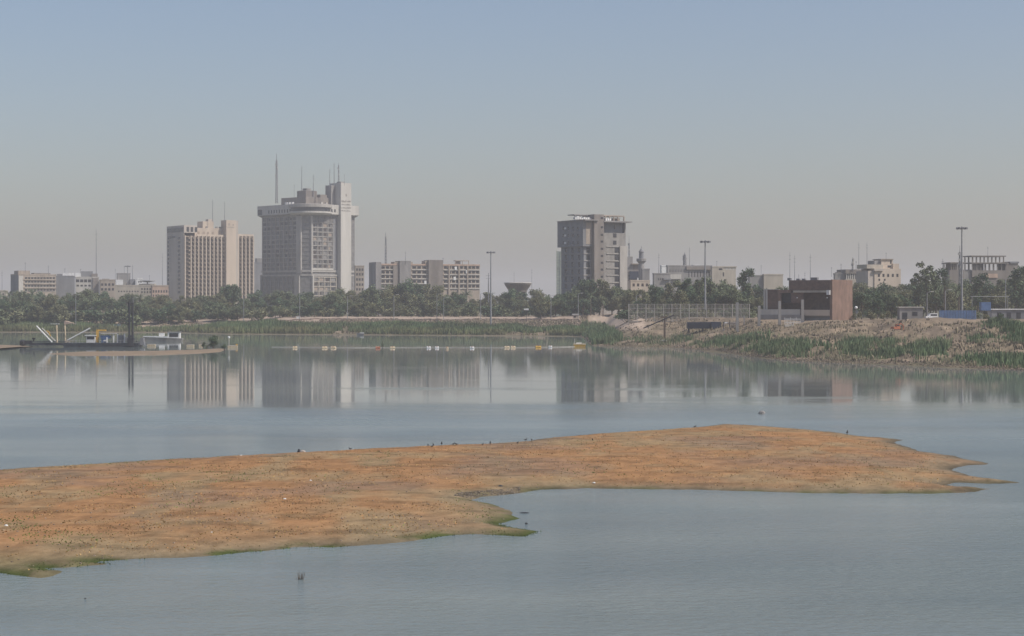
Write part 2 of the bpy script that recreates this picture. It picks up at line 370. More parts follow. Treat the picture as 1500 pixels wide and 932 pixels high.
def slim_proto(kind, seed, m, hh=15.0):
    rnd = random.Random(seed); root = empty(kind, (0,0,-500)); mb = MB(); clumps = []
    mb.tube([(0,0,-1),(.2,0,hh*.4),(-.2,0,hh*.7),(.1,0,hh*.9)], [.3,.24,.16,.05], 7)
    for i in range(11):
        z = hh*(.32+.63*i/10); a = rnd.uniform(0,6.28); rr = rnd.uniform(.4,2.8)*(1-.3*i/10); p = (rr*math.cos(a), rr*math.sin(a), z)
        mb.tube([(0,0,z-1.4), p], [.1,.04], 5); r = rnd.uniform(1.0,1.9); clumps.append((*p, r)); clumps.append((p[0]+rnd.uniform(-1,1), p[1], p[2]+rnd.uniform(-1,1), r*.6))
    mb.build('trunk', M['bark'], root)
    me = leaf_mesh('crown', clumps, 62, .32, m, seed); o = bpy.data.objects.new('crown', me); C.objects.link(o); o.parent = root; root['h'] = hh; return root
def bush_proto(kind, seed, m, hh=4.5):
    rnd = random.Random(seed); root = empty(kind, (0,0,-500)); mb = MB(); clumps = []
    for i in range(9):
        a = rnd.uniform(0,6.28); rr = rnd.uniform(.2,3.0); z = hh*rnd.uniform(.25,.8)*(1-.1*rr); p = (rr*math.cos(a), rr*math.sin(a)*.8, z)
        mb.tube([(rr*.15*math.cos(a),0,-.5), p], [.08,.03], 5); clumps.append((*p, rnd.uniform(.8,1.5)))
    mb.build('trunk', M['bark'], root)
    me = leaf_mesh('crown', clumps, 70, .27, m, seed); o = bpy.data.objects.new('crown', me); C.objects.link(o); o.parent = root; root['h'] = hh; return root
def palm_proto(seed, hh=12.0):
    rnd = random.Random(seed); np.random.seed(seed); root = empty('date_palm', (0,0,-500)); mb = MB()
    mb.tube([(0,0,-1),(.15,0,hh*.4),(0,.1,hh*.86)], [.34,.27,.25], 8); mb.build('trunk', M['bark'], root)
    co = []; f = []; top = Vector((0,.1,hh*.86))
    for i in range(44):
        a = rnd.uniform(0,6.28); el = rnd.uniform(-.5,1.35); L = rnd.uniform(3,4.2); pts = []
        for k in range(7):
            t = k/6; r = L*t*math.cos(el*(1-.35*t)); z = L*t*math.sin(el)-1.5*t*t*(1.2-el*.3); pts.append(top+Vector((r*math.cos(a), r*math.sin(a), z)))
        sd = Vector((-math.sin(a), math.cos(a), 0))
        for k in range(6):
            for sgn in (-1,1):
                w = .55*(1-.6*abs(k/6-.4)); b = len(co); p, q = pts[k], pts[k+1]
                co += [tuple(p), tuple(p+sd*sgn*w+(q-p)*.9+Vector((0,0,-.28))), tuple(p.lerp(q,.6)+sd*sgn*.04), tuple(p.lerp(q,.6))]; f.append((b,b+1,b+2,b+3))
    me = fast_mesh('crown', np.array(co), np.array(f)); t = np.repeat(.7+.5*np.random.rand(len(f)), 4); vcol(me, 'tint', np.stack([t,t,t,np.ones(len(t))],1))
    me.materials.append(M['leafA']); o = bpy.data.objects.new('crown', me); C.objects.link(o); o.parent = root; root['h'] = hh; return root
PROTO = dict(
 tree=[tree_proto('broadleaf_tree', 11, M['leafA']), tree_proto('broadleaf_tree', 12, M['leafB'], 12, 6.2), tree_proto('broadleaf_tree', 13, M['leafC'], 12, 5.6), tree_proto('broadleaf_tree', 14, M['leafA'], 12, 6.6), tree_proto('broadleaf_tree', 15, M['leafC'], 12, 4.8), tree_proto('broadleaf_tree', 16, M['leafB'], 12, 5.2)],
 slim=[slim_proto('slender_tree', 31, M['leafC']), slim_proto('slender_tree', 32, M['leafA'])],
 bush=[bush_proto('bush', 41, M['leafA']), bush_proto('bush', 42, M['leafC']), bush_proto('bush', 43, M['leafB'])],
 palm=[palm_proto(51), palm_proto(52)])
ADJ = {'leafA':'grey-green','leafB':'olive','leafC':'deep green'}
TREES = []
def tree(kind, px, d, ytop=None, hgt=None, var=None, wide=1.0, row='back'):
    v = var if var is not None else random.randrange(len(PROTO[kind])); p = PROTO[kind][v]
    g = gz(px, d); H = hgt if hgt else Z(ytop, d)-g; TREES.append((kind, v, px, d, g, H/p['h'], wide, row))
YT = [(-200,430),(0,433),(60,427),(100,427),(150,430),(200,435),(240,435),(262,428),(300,431),(325,430),(370,429),(420,430),(480,424),(520,429),(545,421),(600,416),(640,421),(680,424),(710,428),(740,428),(785,426),(810,429),(835,424),(890,421),(920,426)]
for p in np.arange(-170, 930, 19.0):
    px = p+random.uniform(-7,7); d = random.uniform(1120,1190) if px < 785 else random.uniform(962,978); tree('tree' if random.random() < .88 else 'palm', px, d, ytop=np.interp(px, *zip(*YT))+random.uniform(-4,5), wide=1.05)
for p in np.arange(-170, 930, 20.0):
    px = p+random.uniform(-8,8); d = random.uniform(1055,1090) if px < 785 else random.uniform(935,950); tree('tree' if random.random() < .93 else 'palm', px, d, ytop=np.interp(px, *zip(*YT))+random.uniform(5,14), wide=1.0, row='middle')
for p in np.arange(-170, 860, 21.0):
    px = p+random.uniform(-7,7); d = random.uniform(1012,1030)-max(0,(px-300))*.07; tree('bush' if random.random() < .45 else 'tree', px, d, ytop=random.uniform(441,451), wide=1.25, row='front')
for p in np.arange(-160, 1110, 15.0):
    px = p+random.uniform(-6,6); d = random.uniform(1034,1048)-max(0,(px-300))*.07 if px < 860 else random.uniform(752,764); tree('bush', px, d, ytop=random.uniform(450,456) if px < 860 else random.uniform(446,453), wide=1.3, row='low')
for px, yt, v in ((340,412,4),(602,410,2),(860,404,4),(878,409,5),(845,418,0),(576,419,1),(755,424,2),(548,417,0)): tree('tree', px, 1105 if px < 785 else 968, ytop=yt, var=v, row='tall')
for px, yt in ((14,427),(47,424),(205,431),(498,424)): tree('palm', px, 1100, ytop=yt, row='tall')
# right side: behind the fence and the brown building
YR = [(925,426),(960,421),(1000,412),(1040,408),(1070,414),(1110,420),(1150,424),(1240,424),(1262,416),(1290,418),(1320,414),(1340,410),(1390,414),(1420,412),(1450,414),(1480,402),(1500,394),(1700,396)]
for p in np.arange(925, 1680, 17.0):
    px = p+random.uniform(-6,6); d = random.uniform(820,900); tree('tree', px, d, ytop=np.interp(px, *zip(*YR))+random.uniform(-3,5), wide=.85)
for p in list(np.arange(900, 1110, 19.0))+list(np.arange(1236, 1680, 21.0)):
    px = p+random.uniform(-6,6); d = random.uniform(765,800); tree('tree' if random.random() < .75 else 'bush', px, d, ytop=np.interp(px, *zip(*YR))+random.uniform(8,18), wide=.9, row='middle')
for px, d, yt, v in ((1243,690,430,2),(1262,680,424,4),(1285,690,427,2),(1306,700,430,0),(1324,705,433,2)): tree('tree', px, d, ytop=yt, var=v, wide=.85, row='front')
for px, d, yt in ((1236,660,449),(1256,655,452),(1276,660,450),(1297,665,451),(1318,668,452),(1443,620,455),(1466,600,455),(1398,690,447),(1425,700,444),(880,735,446),(900,738,443),(912,742,447),(1120,720,452)): tree('bush', px, d, ytop=yt, wide=.8, row='front')
for px, d, yt in ((1090,790,395),(1357,760,384),(1346,770,396),(1371,765,395),(1488,740,392),(1432,760,402),(960,790,418),(1003,800,409),(1025,800,406)): tree('slim', px, d, ytop=yt, row='tall')
for px, yt in ((1383,408),(1404,418)): tree('palm', px, 750, ytop=yt, row='tall')
KN = {'tree':('tree','broadleaf tree','trees in the belt along the riverbank'),'slim':('tree','slender tree','tall slender trees'),'bush':('bush','bush','bushes in the belt along the riverbank'),'palm':('palm','date palm','date palms among the trees')}
TREES = [t for t in TREES if not (845 < t[2] < 915 and t[3] < 800)]
TREES.sort(key=lambda t: t[2]); cnt = {}
for (kind, v, px, d, g, s, wide, row) in TREES:
    key = (kind, row, lm(px)); cnt[key] = cnt.get(key, 0)+1
for key in cnt: cnt[key] = [cnt[key], 0]
for (kind, v, px, d, g, s, wide, row) in TREES:
    p = PROTO[kind][v]; o = copy_tree(p); o.location = (X(px,d), d, g-.15); o.rotation_euler = (0,0,random.uniform(0,6.28)); sw = s*wide if kind != 'palm' else s
    if kind in ('tree',): sw = max(.75, min(sw, 1.25))
    o.scale = (sw, sw, s)
    key = (kind, row, lm(px)); cnt[key][1] += 1; k = cnt[key][1]
    lf = 'grey-green' if kind == 'palm' else ADJ[{'grey_green_foliage':'leafA','olive_foliage':'leafB','deep_green_foliage':'leafC'}[[c for c in bpy.data.objects if c.parent == p and c.name.startswith('crown')][0].data.materials[0].name]]
    rw = {'back':'back row','middle':'middle row','front':'front row','tall':'tall ones','low':'low row'}[row]
    if 0 <= px <= 1500: tag(o, f'{lf} {KN[kind][1]}, {ORD[min(k,20)]} from left, {rw}, by {lm(px)}', KN[kind][0], KN[kind][2])
    else: tag(o, f'{lf} {KN[kind][1]} of the belt just outside the picture', KN[kind][0], KN[kind][2])
for L in PROTO.values():
    for p in L:
        for c in [k for k in bpy.data.objects if k.parent == p]: bpy.data.objects.remove(c)
        bpy.data.objects.remove(p)
# ------------------------------------------------------------------ reeds, brush, ground cover (stuff)
def blades(name, label, x, y, z, hgt, wid, m, lean=.35, tint=None):
    n = len(x); a = np.random.rand(n)*6.28; dx = np.cos(a)*wid/2; dy = np.sin(a)*wid/2; b = np.random.rand(n)*6.28; L = hgt*lean*np.random.rand(n)
    z0 = z-.1
    co = np.stack([np.stack([x-dx,y-dy,z0],1), np.stack([x+dx,y+dy,z0],1), np.stack([x+np.cos(b)*L*.4+dx*.7, y+np.sin(b)*L*.4+dy*.7, z+hgt*.6],1), np.stack([x+np.cos(b)*L, y+np.sin(b)*L, z+hgt],1)],1).reshape(-1,3)
    me = fast_mesh(name, co, np.arange(4*n).reshape(n,4))
    t = tint if tint is not None else np.stack([.7+.6*np.random.rand(n)]*3, 1)
    vcol(me, 'tint', np.repeat(rgba(t), 4, 0)); me.materials.append(m); o = bpy.data.objects.new(name, me); C.objects.link(o); tag(o, label, None, None, 'stuff'); return o
def scatter_px(n, p0, p1, r0, r1):
    px = np.random.uniform(p0,p1,n); D = np.interp(px, SHP, SHD)+np.random.uniform(r0,r1,n); return px, (px-750)*D/F, D
np.random.seed(3)
px, x, y = scatter_px(120000, -160, 858, 1, 62)
h, ds_, _ = land(x, y); nn = fbm(x/14, y/10, 71); lim = np.interp(px, [-100,60,105,130,180,290,340,480,640,760,850], [40,42,38,20,15,18,36,36,30,26,24])
keep = (ds_ > 3) & (ds_ < lim+(nn-.5)*22) & (nn > .30+.1*(ds_ > 28)) & (np.random.rand(len(x)) < np.interp(px, [120,180,330,420], [1,.5,.5,1]))
t = np.clip(1.15-ds_*.006+(fbm(x/9,y/9,75)-.5)*1.1, .5, 1.6); tt = np.stack([t*np.where(ds_ < 10, 1.25, 1), t, t*.9], 1)
blades('reeds', 'green reeds along the far riverbank', x[keep], y[keep], h[keep], np.random.uniform(1.6,3.1,keep.sum())*np.clip(.5+nn[keep],.5,1.2), .45, M['reed'], tint=(tt*(.75+.5*np.random.rand(len(x),1)))[keep])
px, x, y = scatter_px(150000, 856, 1640, 1, 130)
h, ds_, _ = land(x, y)
PATCH = [(874,60,16,60,1.2),(868,110,12,70,1.2),(880,16,32,24,1),(960,22,50,20,.55),(1010,26,60,22,.5),(1075,32,50,30,1),(1130,34,55,36,1),(1170,34,30,32,.9),(1205,34,20,24,.4),(1255,40,34,34,1),(1300,34,60,32,1),(1345,40,50,34,1),(1375,46,22,26,.9),(1440,14,70,12,.8),(1490,16,70,14,.9),(1470,96,46,22,1),(1500,88,40,30,.9),(1440,70,30,14,.6),(1560,30,60,30,1)]
den = np.zeros(len(x))
for (cp, cd, wp, wd, s) in PATCH: den = np.maximum(den, s*np.clip(1.5-1.5*np.sqrt(((px-cp)/wp)**2+((ds_-cd*.85)/(wd*.8))**2), 0, 1))
nn = fbm(x/5, y/5, 81); nb_ = fbm(x/13, y/9, 87); keep = (ds_ > 3.5) & (np.random.rand(len(x)) < den*1.4*np.clip((nn-.33)*4, 0, 1)*np.clip((nb_-.30)*8, 0, 1))
t = .75+(fbm(x/7,y/7,83))*.7; t = t*(.75+.5*np.random.rand(len(x)))
blades('reeds', 'dense green reeds at the foot of the near right bank', x[keep], y[keep], h[keep], (np.random.uniform(.9,2.3,len(x))*(.4+.9*nn))[keep], .24, M['reed'], tint=np.stack([t,t,t],1)[keep])
sel = (~keep) & (ds_ > 3) & (ds_ < 115) & (np.random.rand(len(x)) < .20*np.clip((fbm(x/8,y/8,91)-.38)*5,0,1)) & ~((np.abs(px-900) < 45) & (ds_ > 40))
t = .7+.7*np.random.rand(len(x)); blades('dry_brush', 'dry tan brush on the spoil mounds of the right bank', x[sel], y[sel], h[sel], np.random.uniform(.25,1.0,sel.sum()), .4, M['dry'], .6, tint=np.stack([t,t,t],1)[sel])
px, x, y = scatter_px(26000, -160, 860, 2, 60); h, ds_, _ = land(x, y); sel = (ds_ > 2.5) & (ds_ < 60) & (fbm(x/8,y/8,93) > .47)
t = .7+.7*np.random.rand(len(x)); blades('dry_brush', 'dry tan grass between the reeds of the far bank', x[sel], y[sel], h[sel], np.random.uniform(.4,1.3,sel.sum()), .5, M['dry'], .6, tint=np.stack([t,t,t],1)[sel])
px = np.random.uniform(852,912,16000); y = np.random.uniform(660,915,16000); x = (px-750)*y/F; h, ds_, _ = land(x, y); nn = fbm(x/6, y/9, 88)
sel = (ds_ > 1.5) & (h < np.interp(px,[852,885,912],[5.2,4.6,3.2])+(nn-.5)*2.5) & (nn > .3); t = (.75+fbm(x/7,y/7,83)*.6)*(.8+.4*np.random.rand(len(x)))
blades('reeds', 'green reeds wrapping the corner where the two banks meet', x[sel], y[sel], h[sel], np.random.uniform(1.3,2.6,sel.sum()), .35, M['reed'], tint=np.stack([t,t,t],1)[sel])
# ground cover on the sand island
def island_pts(n, x0, x1, y0, y1):
    x = np.random.uniform(x0,x1,n); y = 1/np.sqrt(np.random.uniform(1/y1**2, 1/y0**2, n))
    s = seg_dist(x, y, IX, IY, True)*np.where(inside(x, y, IX, IY), 1, -1); s = s+(fbm(x/3.0, y/5, 3)-.5)*1.1
    hz = np.where(s > 0, .5*(1-np.exp(-s/3.2)), 0)+np.clip(s,0,1)*((fbm(x/6, y/9, 12)-.5)*.22); return x, y, s, hz
x, y, s, hz = island_pts(150000, -62, 60, 92, 224)
nn = fbm(x/2.5, y/4, 101); keep = (s > .8) & (nn > .42) & (np.random.rand(len(x)) < .55)
pal = np.array([(1.7,1.35,.85),(1.9,1.15,.7),(1.3,1.0,.65),(1.0,.8,.55),(2.1,1.65,1.05)])[np.random.randint(0,5,len(x))]
gr = (fbm(x/6,y/9,103) > .62)|((s < 4)&(np.random.rand(len(x)) < .12)); pal = np.where(gr[:,None], np.array([[.62,.86,.36]])*(.8+.5*np.random.rand(len(x),1)), pal)
blades('ground_cover', 'low dry salt plants covering the orange sandbar', x[keep], y[keep], hz[keep], np.random.uniform(.02,.08,keep.sum()), .16, M['dry'], 1.6, tint=pal[keep])
keep = (s > -.3) & (s < 1.0) & (y < 119) & (fbm(x/2.6, y/2.6, 51) > .47); keep |= (x > 46) & (s > -.1) & (s < 1.0) & (nn > .5)
t = .6+.8*np.random.rand(len(x)); blades('green_algae', 'bright green algae along the near edge of the sandbar', x[keep], y[keep], np.maximum(hz[keep],.01)+.015, np.random.uniform(.008,.028,keep.sum()), .13, M['algae'], 3.5, tint=np.stack([t,t,t],1)[keep])
# rubble (stuff)
def rocks(name, label, x, y, z, size, m):
    n = len(x); base = np.array([(-1,-1,-1),(1,-1,-1),(1,1,-1),(-1,1,-1),(-1,-1,1),(1,-1,1),(1,1,1),(-1,1,1)], float)*.5
    v = base[None]*(1+.5*(np.random.rand(n,8,3)-.5))*size[:,None,None]*np.array([1,1,.65]); a = np.random.rand(n)*6.28; c, s_ = np.cos(a)[:,None], np.sin(a)[:,None]
    co = np.stack([v[:,:,0]*c-v[:,:,1]*s_+x[:,None], v[:,:,0]*s_+v[:,:,1]*c+y[:,None], v[:,:,2]+z[:,None]+size[:,None]*.15], -1).reshape(-1,3)
    f = (np.array(BOXF)[None]+(np.arange(n)*8)[:,None,None]).reshape(-1,4); me = fast_mesh(name, co, f); t = .6+.7*np.random.rand(n); vcol(me, 'tint', np.repeat(rgba(np.stack([t,t,t],1)), 8, 0))
    me.materials.append(m); o = bpy.data.objects.new(name, me); C.objects.link(o); tag(o, label, None, None, 'stuff')
RB = mat('pinkish_rubble', (.28,.22,.165), var=.25, scale=.5, attr='tint')
px, x, y = scatter_px(6500, 470, 870, 38, 70); h, d_, _ = land(x, y); rocks('rubble', 'pinkish broken rubble strip above the far reeds', x, y, h, np.random.uniform(.25,1.0,len(x))**1.5, RB)
px, x, y = scatter_px(7000, 900, 1560, 40, 135); h, d_, _ = land(x, y); k = (fbm(x/9,y/9,111) > .55) & (np.random.rand(len(x)) < .5); rocks('rubble', 'stones and clods on the right bank mounds', x[k], y[k], h[k], (np.random.uniform(.2,1.0,len(x))**2)[k], RB)
px, x, y = scatter_px(2500, 862, 1560, 0, 7); h, d_, _ = land(x, y); rocks('rubble', 'stones along the muddy waterline of the right bank', x, y, np.maximum(h,0), np.random.uniform(.1,.35,len(x)), RB)
x, y, s, hz = island_pts(5000, -60, 58, 92, 222); k = (s > .3); rocks('pebbles', 'small stones and clods lying on the sandbar', x[k][:700], y[k][:700], hz[k][:700], np.random.uniform(.04,.11,700), RB)
x, y, s, hz = island_pts(60000, -6, 20, 132, 150); k = (s > 0) & (s < 1.5) & (np.random.rand(len(x)) < .5) & (x > -4.2) & (x < .6) & (y > 134); rocks('pebbles', 'grey gravel at the notch in the sandbar', x[k], y[k], hz[k], np.random.uniform(.05,.12,k.sum()), mat('grey_gravel', (.22,.18,.135), var=.3, scale=1, attr='tint'))
# ------------------------------------------------------------------ buildings
class Bld:
    """local x runs along the right-hand (sunny) face, local y along the left-hand (shaded) face, origin at the near corner"""
    def __init__(s, name, label, cat, pxc, d, th, zb=7.0, group=None):
        s.t = R(th); s.C = (X(pxc,d), float(d)); s.zb = zb; s.r = (math.cos(s.t), math.sin(s.t)); s.l = (-math.sin(s.t), math.cos(s.t))
        s.root = empty(name, (s.C[0], s.C[1], zb), s.t); tag(s.root, label, cat, group); s.nw = 0; s.rest = []; s.pxc = pxc
    def _s(s, px, base, dr):
        q = (px-750)/F; return (q*base[1]-base[0])/(dr[0]-q*dr[1])
    def xr(s, px, y=0): return s._s(px, (s.C[0]+y*s.l[0], s.C[1]+y*s.l[1]), s.r)
    def yl(s, px, x=0): return s._s(px, (s.C[0]+x*s.r[0], s.C[1]+x*s.r[1]), s.l)
    def z(s, py, x=0, y=0): return Z(py, s.C[1]+x*s.r[1]+y*s.l[1])-s.zb
    def box(s, name, m, *a, parent=None): return MB().box(*a).build(name, m, parent or s.root)
    def window(s, x0, x1, y0, y1, z0, z1, m=None, mid=False):
        m = m or M['glass']; s.nw += 1
        if s.nw <= 100:
            mb = MB().box(-(x1-x0)/2, (x1-x0)/2, -(y1-y0)/2, (y1-y0)/2, -(z1-z0)/2, (z1-z0)/2)
            mb.build('window', m, s.root, ((x0+x1)/2, (y0+y1)/2, (z0+z1)/2))
        else: s.rest.append((x0,x1,y0,y1,z0,z1))
    def fin(s):
        if s.rest:
            mb = MB()
            for a in s.rest: mb.box(*a)
            tag(mb.build('window', M['glass'], s.root), kind='stuff')
    def win_r(s, px0, px1, n, rows, hpx, frac=.6, y=0, m=None, sill=None, skip=0):
        for k in range(n):
            a = px0+(px1-px0)*(k+.5-frac/2)/n; b = px0+(px1-px0)*(k+.5+frac/2)/n; x0, x1 = s.xr(a,y), s.xr(b,y)
            for py in rows:
                if skip and random.random() < skip: continue
                zc = s.z(py, x0, y); hz = abs(s.z(py-hpx/2, x0, y)-zc); s.window(x0, x1, y-.06, y+.1, zc-hz, zc+hz, m)
                if sill: sill.box(x0-.15, x1+.15, y-.35, y-.05, zc-hz-.3, zc-hz)
    def win_l(s, px0, px1, n, rows, hpx, frac=.6, x=0, m=None, skip=0):
        for k in range(n):
            a = px0+(px1-px0)*(k+.5-frac/2)/n; b = px0+(px1-px0)*(k+.5+frac/2)/n; y0, y1 = sorted((s.yl(a,x), s.yl(b,x)))
            for py in rows:
                if skip and random.random() < skip: continue
                zc = s.z(py, x, y0); hz = abs(s.z(py-hpx/2, x, y0)-zc); s.window(x-.06, x+.1, y0, y1, zc-hz, zc+hz, m)
def ar(a, b, st): return list(np.arange(a, b, st))
# --- the cream ribbed hotel
b = Bld('hotel_building', 'cream ribbed hotel slab with tall blank lit service shaft right of centre', 'hotel', 270, 1450, 35)
wl = b.yl(245); x31 = b.xr(331); xe = b.xr(371); x49 = b.xr(348.5); zt = b.z(345); zl = b.z(330)
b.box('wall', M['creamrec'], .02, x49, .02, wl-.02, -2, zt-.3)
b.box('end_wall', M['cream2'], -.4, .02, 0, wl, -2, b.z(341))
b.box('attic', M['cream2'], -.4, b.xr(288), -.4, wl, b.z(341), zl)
b.box('attic_window_band', M['glass'], -.5, -.38, 1.2, wl-1.0, b.z(339.6), b.z(333.2))
for k, px in enumerate((273,279,285)): b.box('attic_window', M['glass'], b.xr(px), b.xr(px+3.6), -.5, -.38, b.z(339.5), b.z(332.5))
a = MB().box(b.xr(288), x31, 3.5, wl-2, zt-.3, b.z(333)); at = a.build('attic_wall', M['cream'], b.root)
for px in (292,300,306,313): b.box('attic_opening', M['creamrec'], b.xr(px), b.xr(px+3), 3.42, 3.6, b.z(343), b.z(338.5))
b.box('parapet', M['cream'], b.xr(288), x31, -.2, .4, zt-.4, zt+1.2)
b.box('penthouse', M['cream'], b.xr(297,5), b.xr(313,5), 5, 15, b.z(333), b.z(323)); b.box('plant_room', M['cream2'], b.xr(306,6), b.xr(312,6), 7, 12, b.z(323), b.z(319.5))
for px in (303,318,323): b.box('roof_plant', M['conc'], b.xr(px,3), b.xr(px+2.5,3), 4.2, 6, b.z(333), b.z(330.5))
ys = -2.6; sx0, sx1 = b.xr(331.5, ys), b.xr(345.5, ys)
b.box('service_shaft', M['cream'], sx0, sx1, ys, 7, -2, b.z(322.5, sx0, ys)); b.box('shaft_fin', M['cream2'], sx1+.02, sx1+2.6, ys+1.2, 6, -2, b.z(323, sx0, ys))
mk = MB(); zz = b.z(330, sx0, ys); cx = (sx0+sx1)/2
mk.box(cx-2.2,cx-1.4,ys-.06,ys,zz-.3,zz+1.6).box(cx+1.4,cx+2.2,ys-.06,ys,zz-.2,zz+.8)
for k in range(7): mk.box(cx-3+k*.86,cx-2.5+k*.86,ys-.06,ys,zz-1.9-(k%2)*.15,zz-1.25)
mk.build('hotel_lettering', M['brownc'], b.root)
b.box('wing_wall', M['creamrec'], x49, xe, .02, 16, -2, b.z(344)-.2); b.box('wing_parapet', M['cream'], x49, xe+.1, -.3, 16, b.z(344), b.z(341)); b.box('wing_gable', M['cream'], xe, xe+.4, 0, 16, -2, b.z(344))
ribs = [270.4,279,284.6,290.2,295.8,301.3,306.9,312.5,318.1,323.6,329.4]; wr_ = [348.5,353.8,359.3,364.8,370.5]
for RB_, top in ((ribs, zt), (wr_, b.z(344))):
    for i, px in enumerate(RB_): b.box('rib', M['cream'], b.xr(px)-.42, b.xr(px)+.42, -1.35, 0, -2, top-.05)
    for i in range(len(RB_)-1):
        xa, xb = b.xr(RB_[i])+.45, b.xr(RB_[i+1])-.45
        g = b.box('window_strip', M['brownglass'], xa+.05, xb-.05, -.08, -.0, -1, top-.9)
        bal = MB(); zf = top-1.2; k = 0
        while zf > 0:
            bal.box(xa, xb, -1.15, -.1, zf-.22, zf); bal.box(xa+(xb-xa)*.62, xb, -1.0, -.1, zf-1.3, zf-.25); zf -= 3.26; k += 1
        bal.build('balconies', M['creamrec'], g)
b.win_l(264.5, 260, 1, ar(349,430,6.07), 3.6, .8, x=-.4); b.win_l(248, 245.3, 1, ar(349,430,6.07), 3.8, .8, x=-.4); b.win_l(257,246,1,[347.5],3.0,.95,x=-.4)
b.fin(); H1 = b
# --- the tall grey hotel with the wide crown
b = Bld('hotel_building', 'tall grey grid-faced hotel with wide overhanging crown and pale lettered slab', 'hotel', 448, 1500, 45)
c = 5.6; wl = b.yl(384.5); wr = b.xr(519.5); zc = b.z(316); z1 = b.z(399)
b_z0 = b.z(404)
MB().prism([(c,0),(wr,0),(wr,wl),(0,wl),(0,c)], b_z0-6, zc).build('core_wall', M['screen'], b.root)
e = 1.3; MB().prism([(c,-e),(wr+e,-e),(wr+e,wl+e),(-e,wl+e),(-e,c)], -2, b_z0).build('base_wall', M['screen'], b.root)
e = 1.5; MB().prism([(c-.5,-e),(wr+e,-e),(wr+e,wl+e),(-e,wl+e),(-e,c-.5)], b_z0, b.z(401.8)).build('terrace_slab', M['grid'], b.root)
MB().prism([(c-.5,-.7),(wr+.7,-.7),(wr+.7,wl+.7),(-.7,wl+.7),(-.7,c-.5)], b.z(398.4), b.z(395.5)).build('floor_band', M['grid'], b.root)
def lattice_r(name, px0, px1, n, py0, py1, m, y, mt, bar=.42):
    g = MB(); zlo, zhi = b.z(py1), b.z(py0)
    for k in range(n+1):
        x = b.xr(px0+(px1-px0)*k/n, y); g.box(x-bar/2, x+bar/2, y-.7, y, zlo, zhi)
    for k in range(m+1):
        zz = zlo+(zhi-zlo)*k/m; g.box(b.xr(px0,y)-bar/2+.01, b.xr(px1,y)+bar/2-.01, y-.62, y-.01, zz-bar/2, zz+bar/2)
    return g.build(name, mt, b.root)
def lattice_l(name, px0, px1, n, py0, py1, m, x, mt, bar=.42):
    g = MB(); zlo, zhi = b.z(py1), b.z(py0)
    for k in range(n+1):
        y = b.yl(px0+(px1-px0)*k/n, x); g.box(x-.7, x, y-bar/2, y+bar/2, zlo, zhi)
    for k in range(m+1):
        zz = zlo+(zhi-zlo)*k/m; g.box(x-.62, x-.01, b.yl(px0,x)-bar/2+.01, b.yl(px1,x)+bar/2-.01, zz-bar/2, zz+bar/2)
    return g.build(name, mt, b.root)
lattice_l('sun_screen', 435, 385, 8, 316, 397, 12, 0, M['grid'])
lattice_r('sun_screen', 457.5, 487, 4, 326, 393, 10, 0, M['grid'], .5)
lattice_r('upper_screen', 457.5, 492, 4, 316, 326, 1, 0, M['conc'], .3)
lattice_l('base_screen', 434, 384.5, 8, 405, 440, 5, -1.3, M['conc'])
lattice_r('base_screen', 458, 492, 4, 406, 440, 5, -1.3, M['beige'], .6)
b.box('lit_frame', M['pale'], b.xr(457.5)-1.6, b.xr(487)+.3, -.95, -.02, b.z(395.5), b.z(393.2))
b.box('recess_wall', M['conc2'], b.xr(487.6), b.xr(493), -.3, -.02, b.z(395.4), zc)
# corner pillars and glass of the chamfer
b.box('corner_pillar', M['grid'], -1.0, .8, c-.2, b.yl(435.4), b_z0+1.9, zc); b.box('corner_pillar', M['pale'], c-.4, b.xr(456.6), -1.0, .8, b_z0+1.9, zc)  # left pillars darker, right ones paler: shade and sunlight put into the colours
b.box('base_pillar', M['grid'], -2.4, -.4, c+.2, b.yl(434.6), -2, b_z0-.01); b.box('base_pillar', M['pale'], c-.4, b.xr(457.4), -2.4, -.4, -2, b_z0-.01)
g = MB()
for k in range(12):
    zz = b.z(393)+k*(zc-b.z(393))/12; g.loft([(0.2,c-.7,zz),(c-.7,.2,zz),(c-.4,.5,zz),(.5,c-.4,zz)], [(0.2,c-.7,zz+.35),(c-.7,.2,zz+.35),(c-.4,.5,zz+.35),(.5,c-.4,zz+.35)])
g.build('corner_floor_bands', M['conc'], b.root)
# windows behind the screens
rr = random.Random(5)
for py0, py1, m_, px0, px1, n in ((326,393,10,457.5,487,4),(406,440,5,458,492,4)):
    y = 0 if py0 == 326 else -1.3
    for k in range(n):
        for j in range(m_):
            xa, xb = b.xr(px0+(px1-px0)*(k+.22)/n,y), b.xr(px0+(px1-px0)*(k+.22+rr.choice((.3,.55,.6)))/n,y); zlo, zhi = b.z(py1), b.z(py0); za = zlo+(zhi-zlo)*(j+.2)/m_; b.window(xa, xb, y-.08, y+.05, za, za+(zhi-zlo)/m_*.55, M['glass'] if rr.random() < .3 else rr.choice((M['brownglass'],M['creamrec'],M['conc'])))
for j in range(11):
    for k in range(8):
        ya, yb = b.yl(435-50*(k+.2)/8), b.yl(435-50*(k+.2+rr.choice((.35,.6)))/8); zlo, zhi = b.z(397), b.z(316); za = zlo+(zhi-zlo)*(j+1.2)/12
        if rr.random() < .4: b.window(-.08, .05, min(ya,yb), max(ya,yb), za, za+(zhi-zlo)/12*.55)
b.fin()
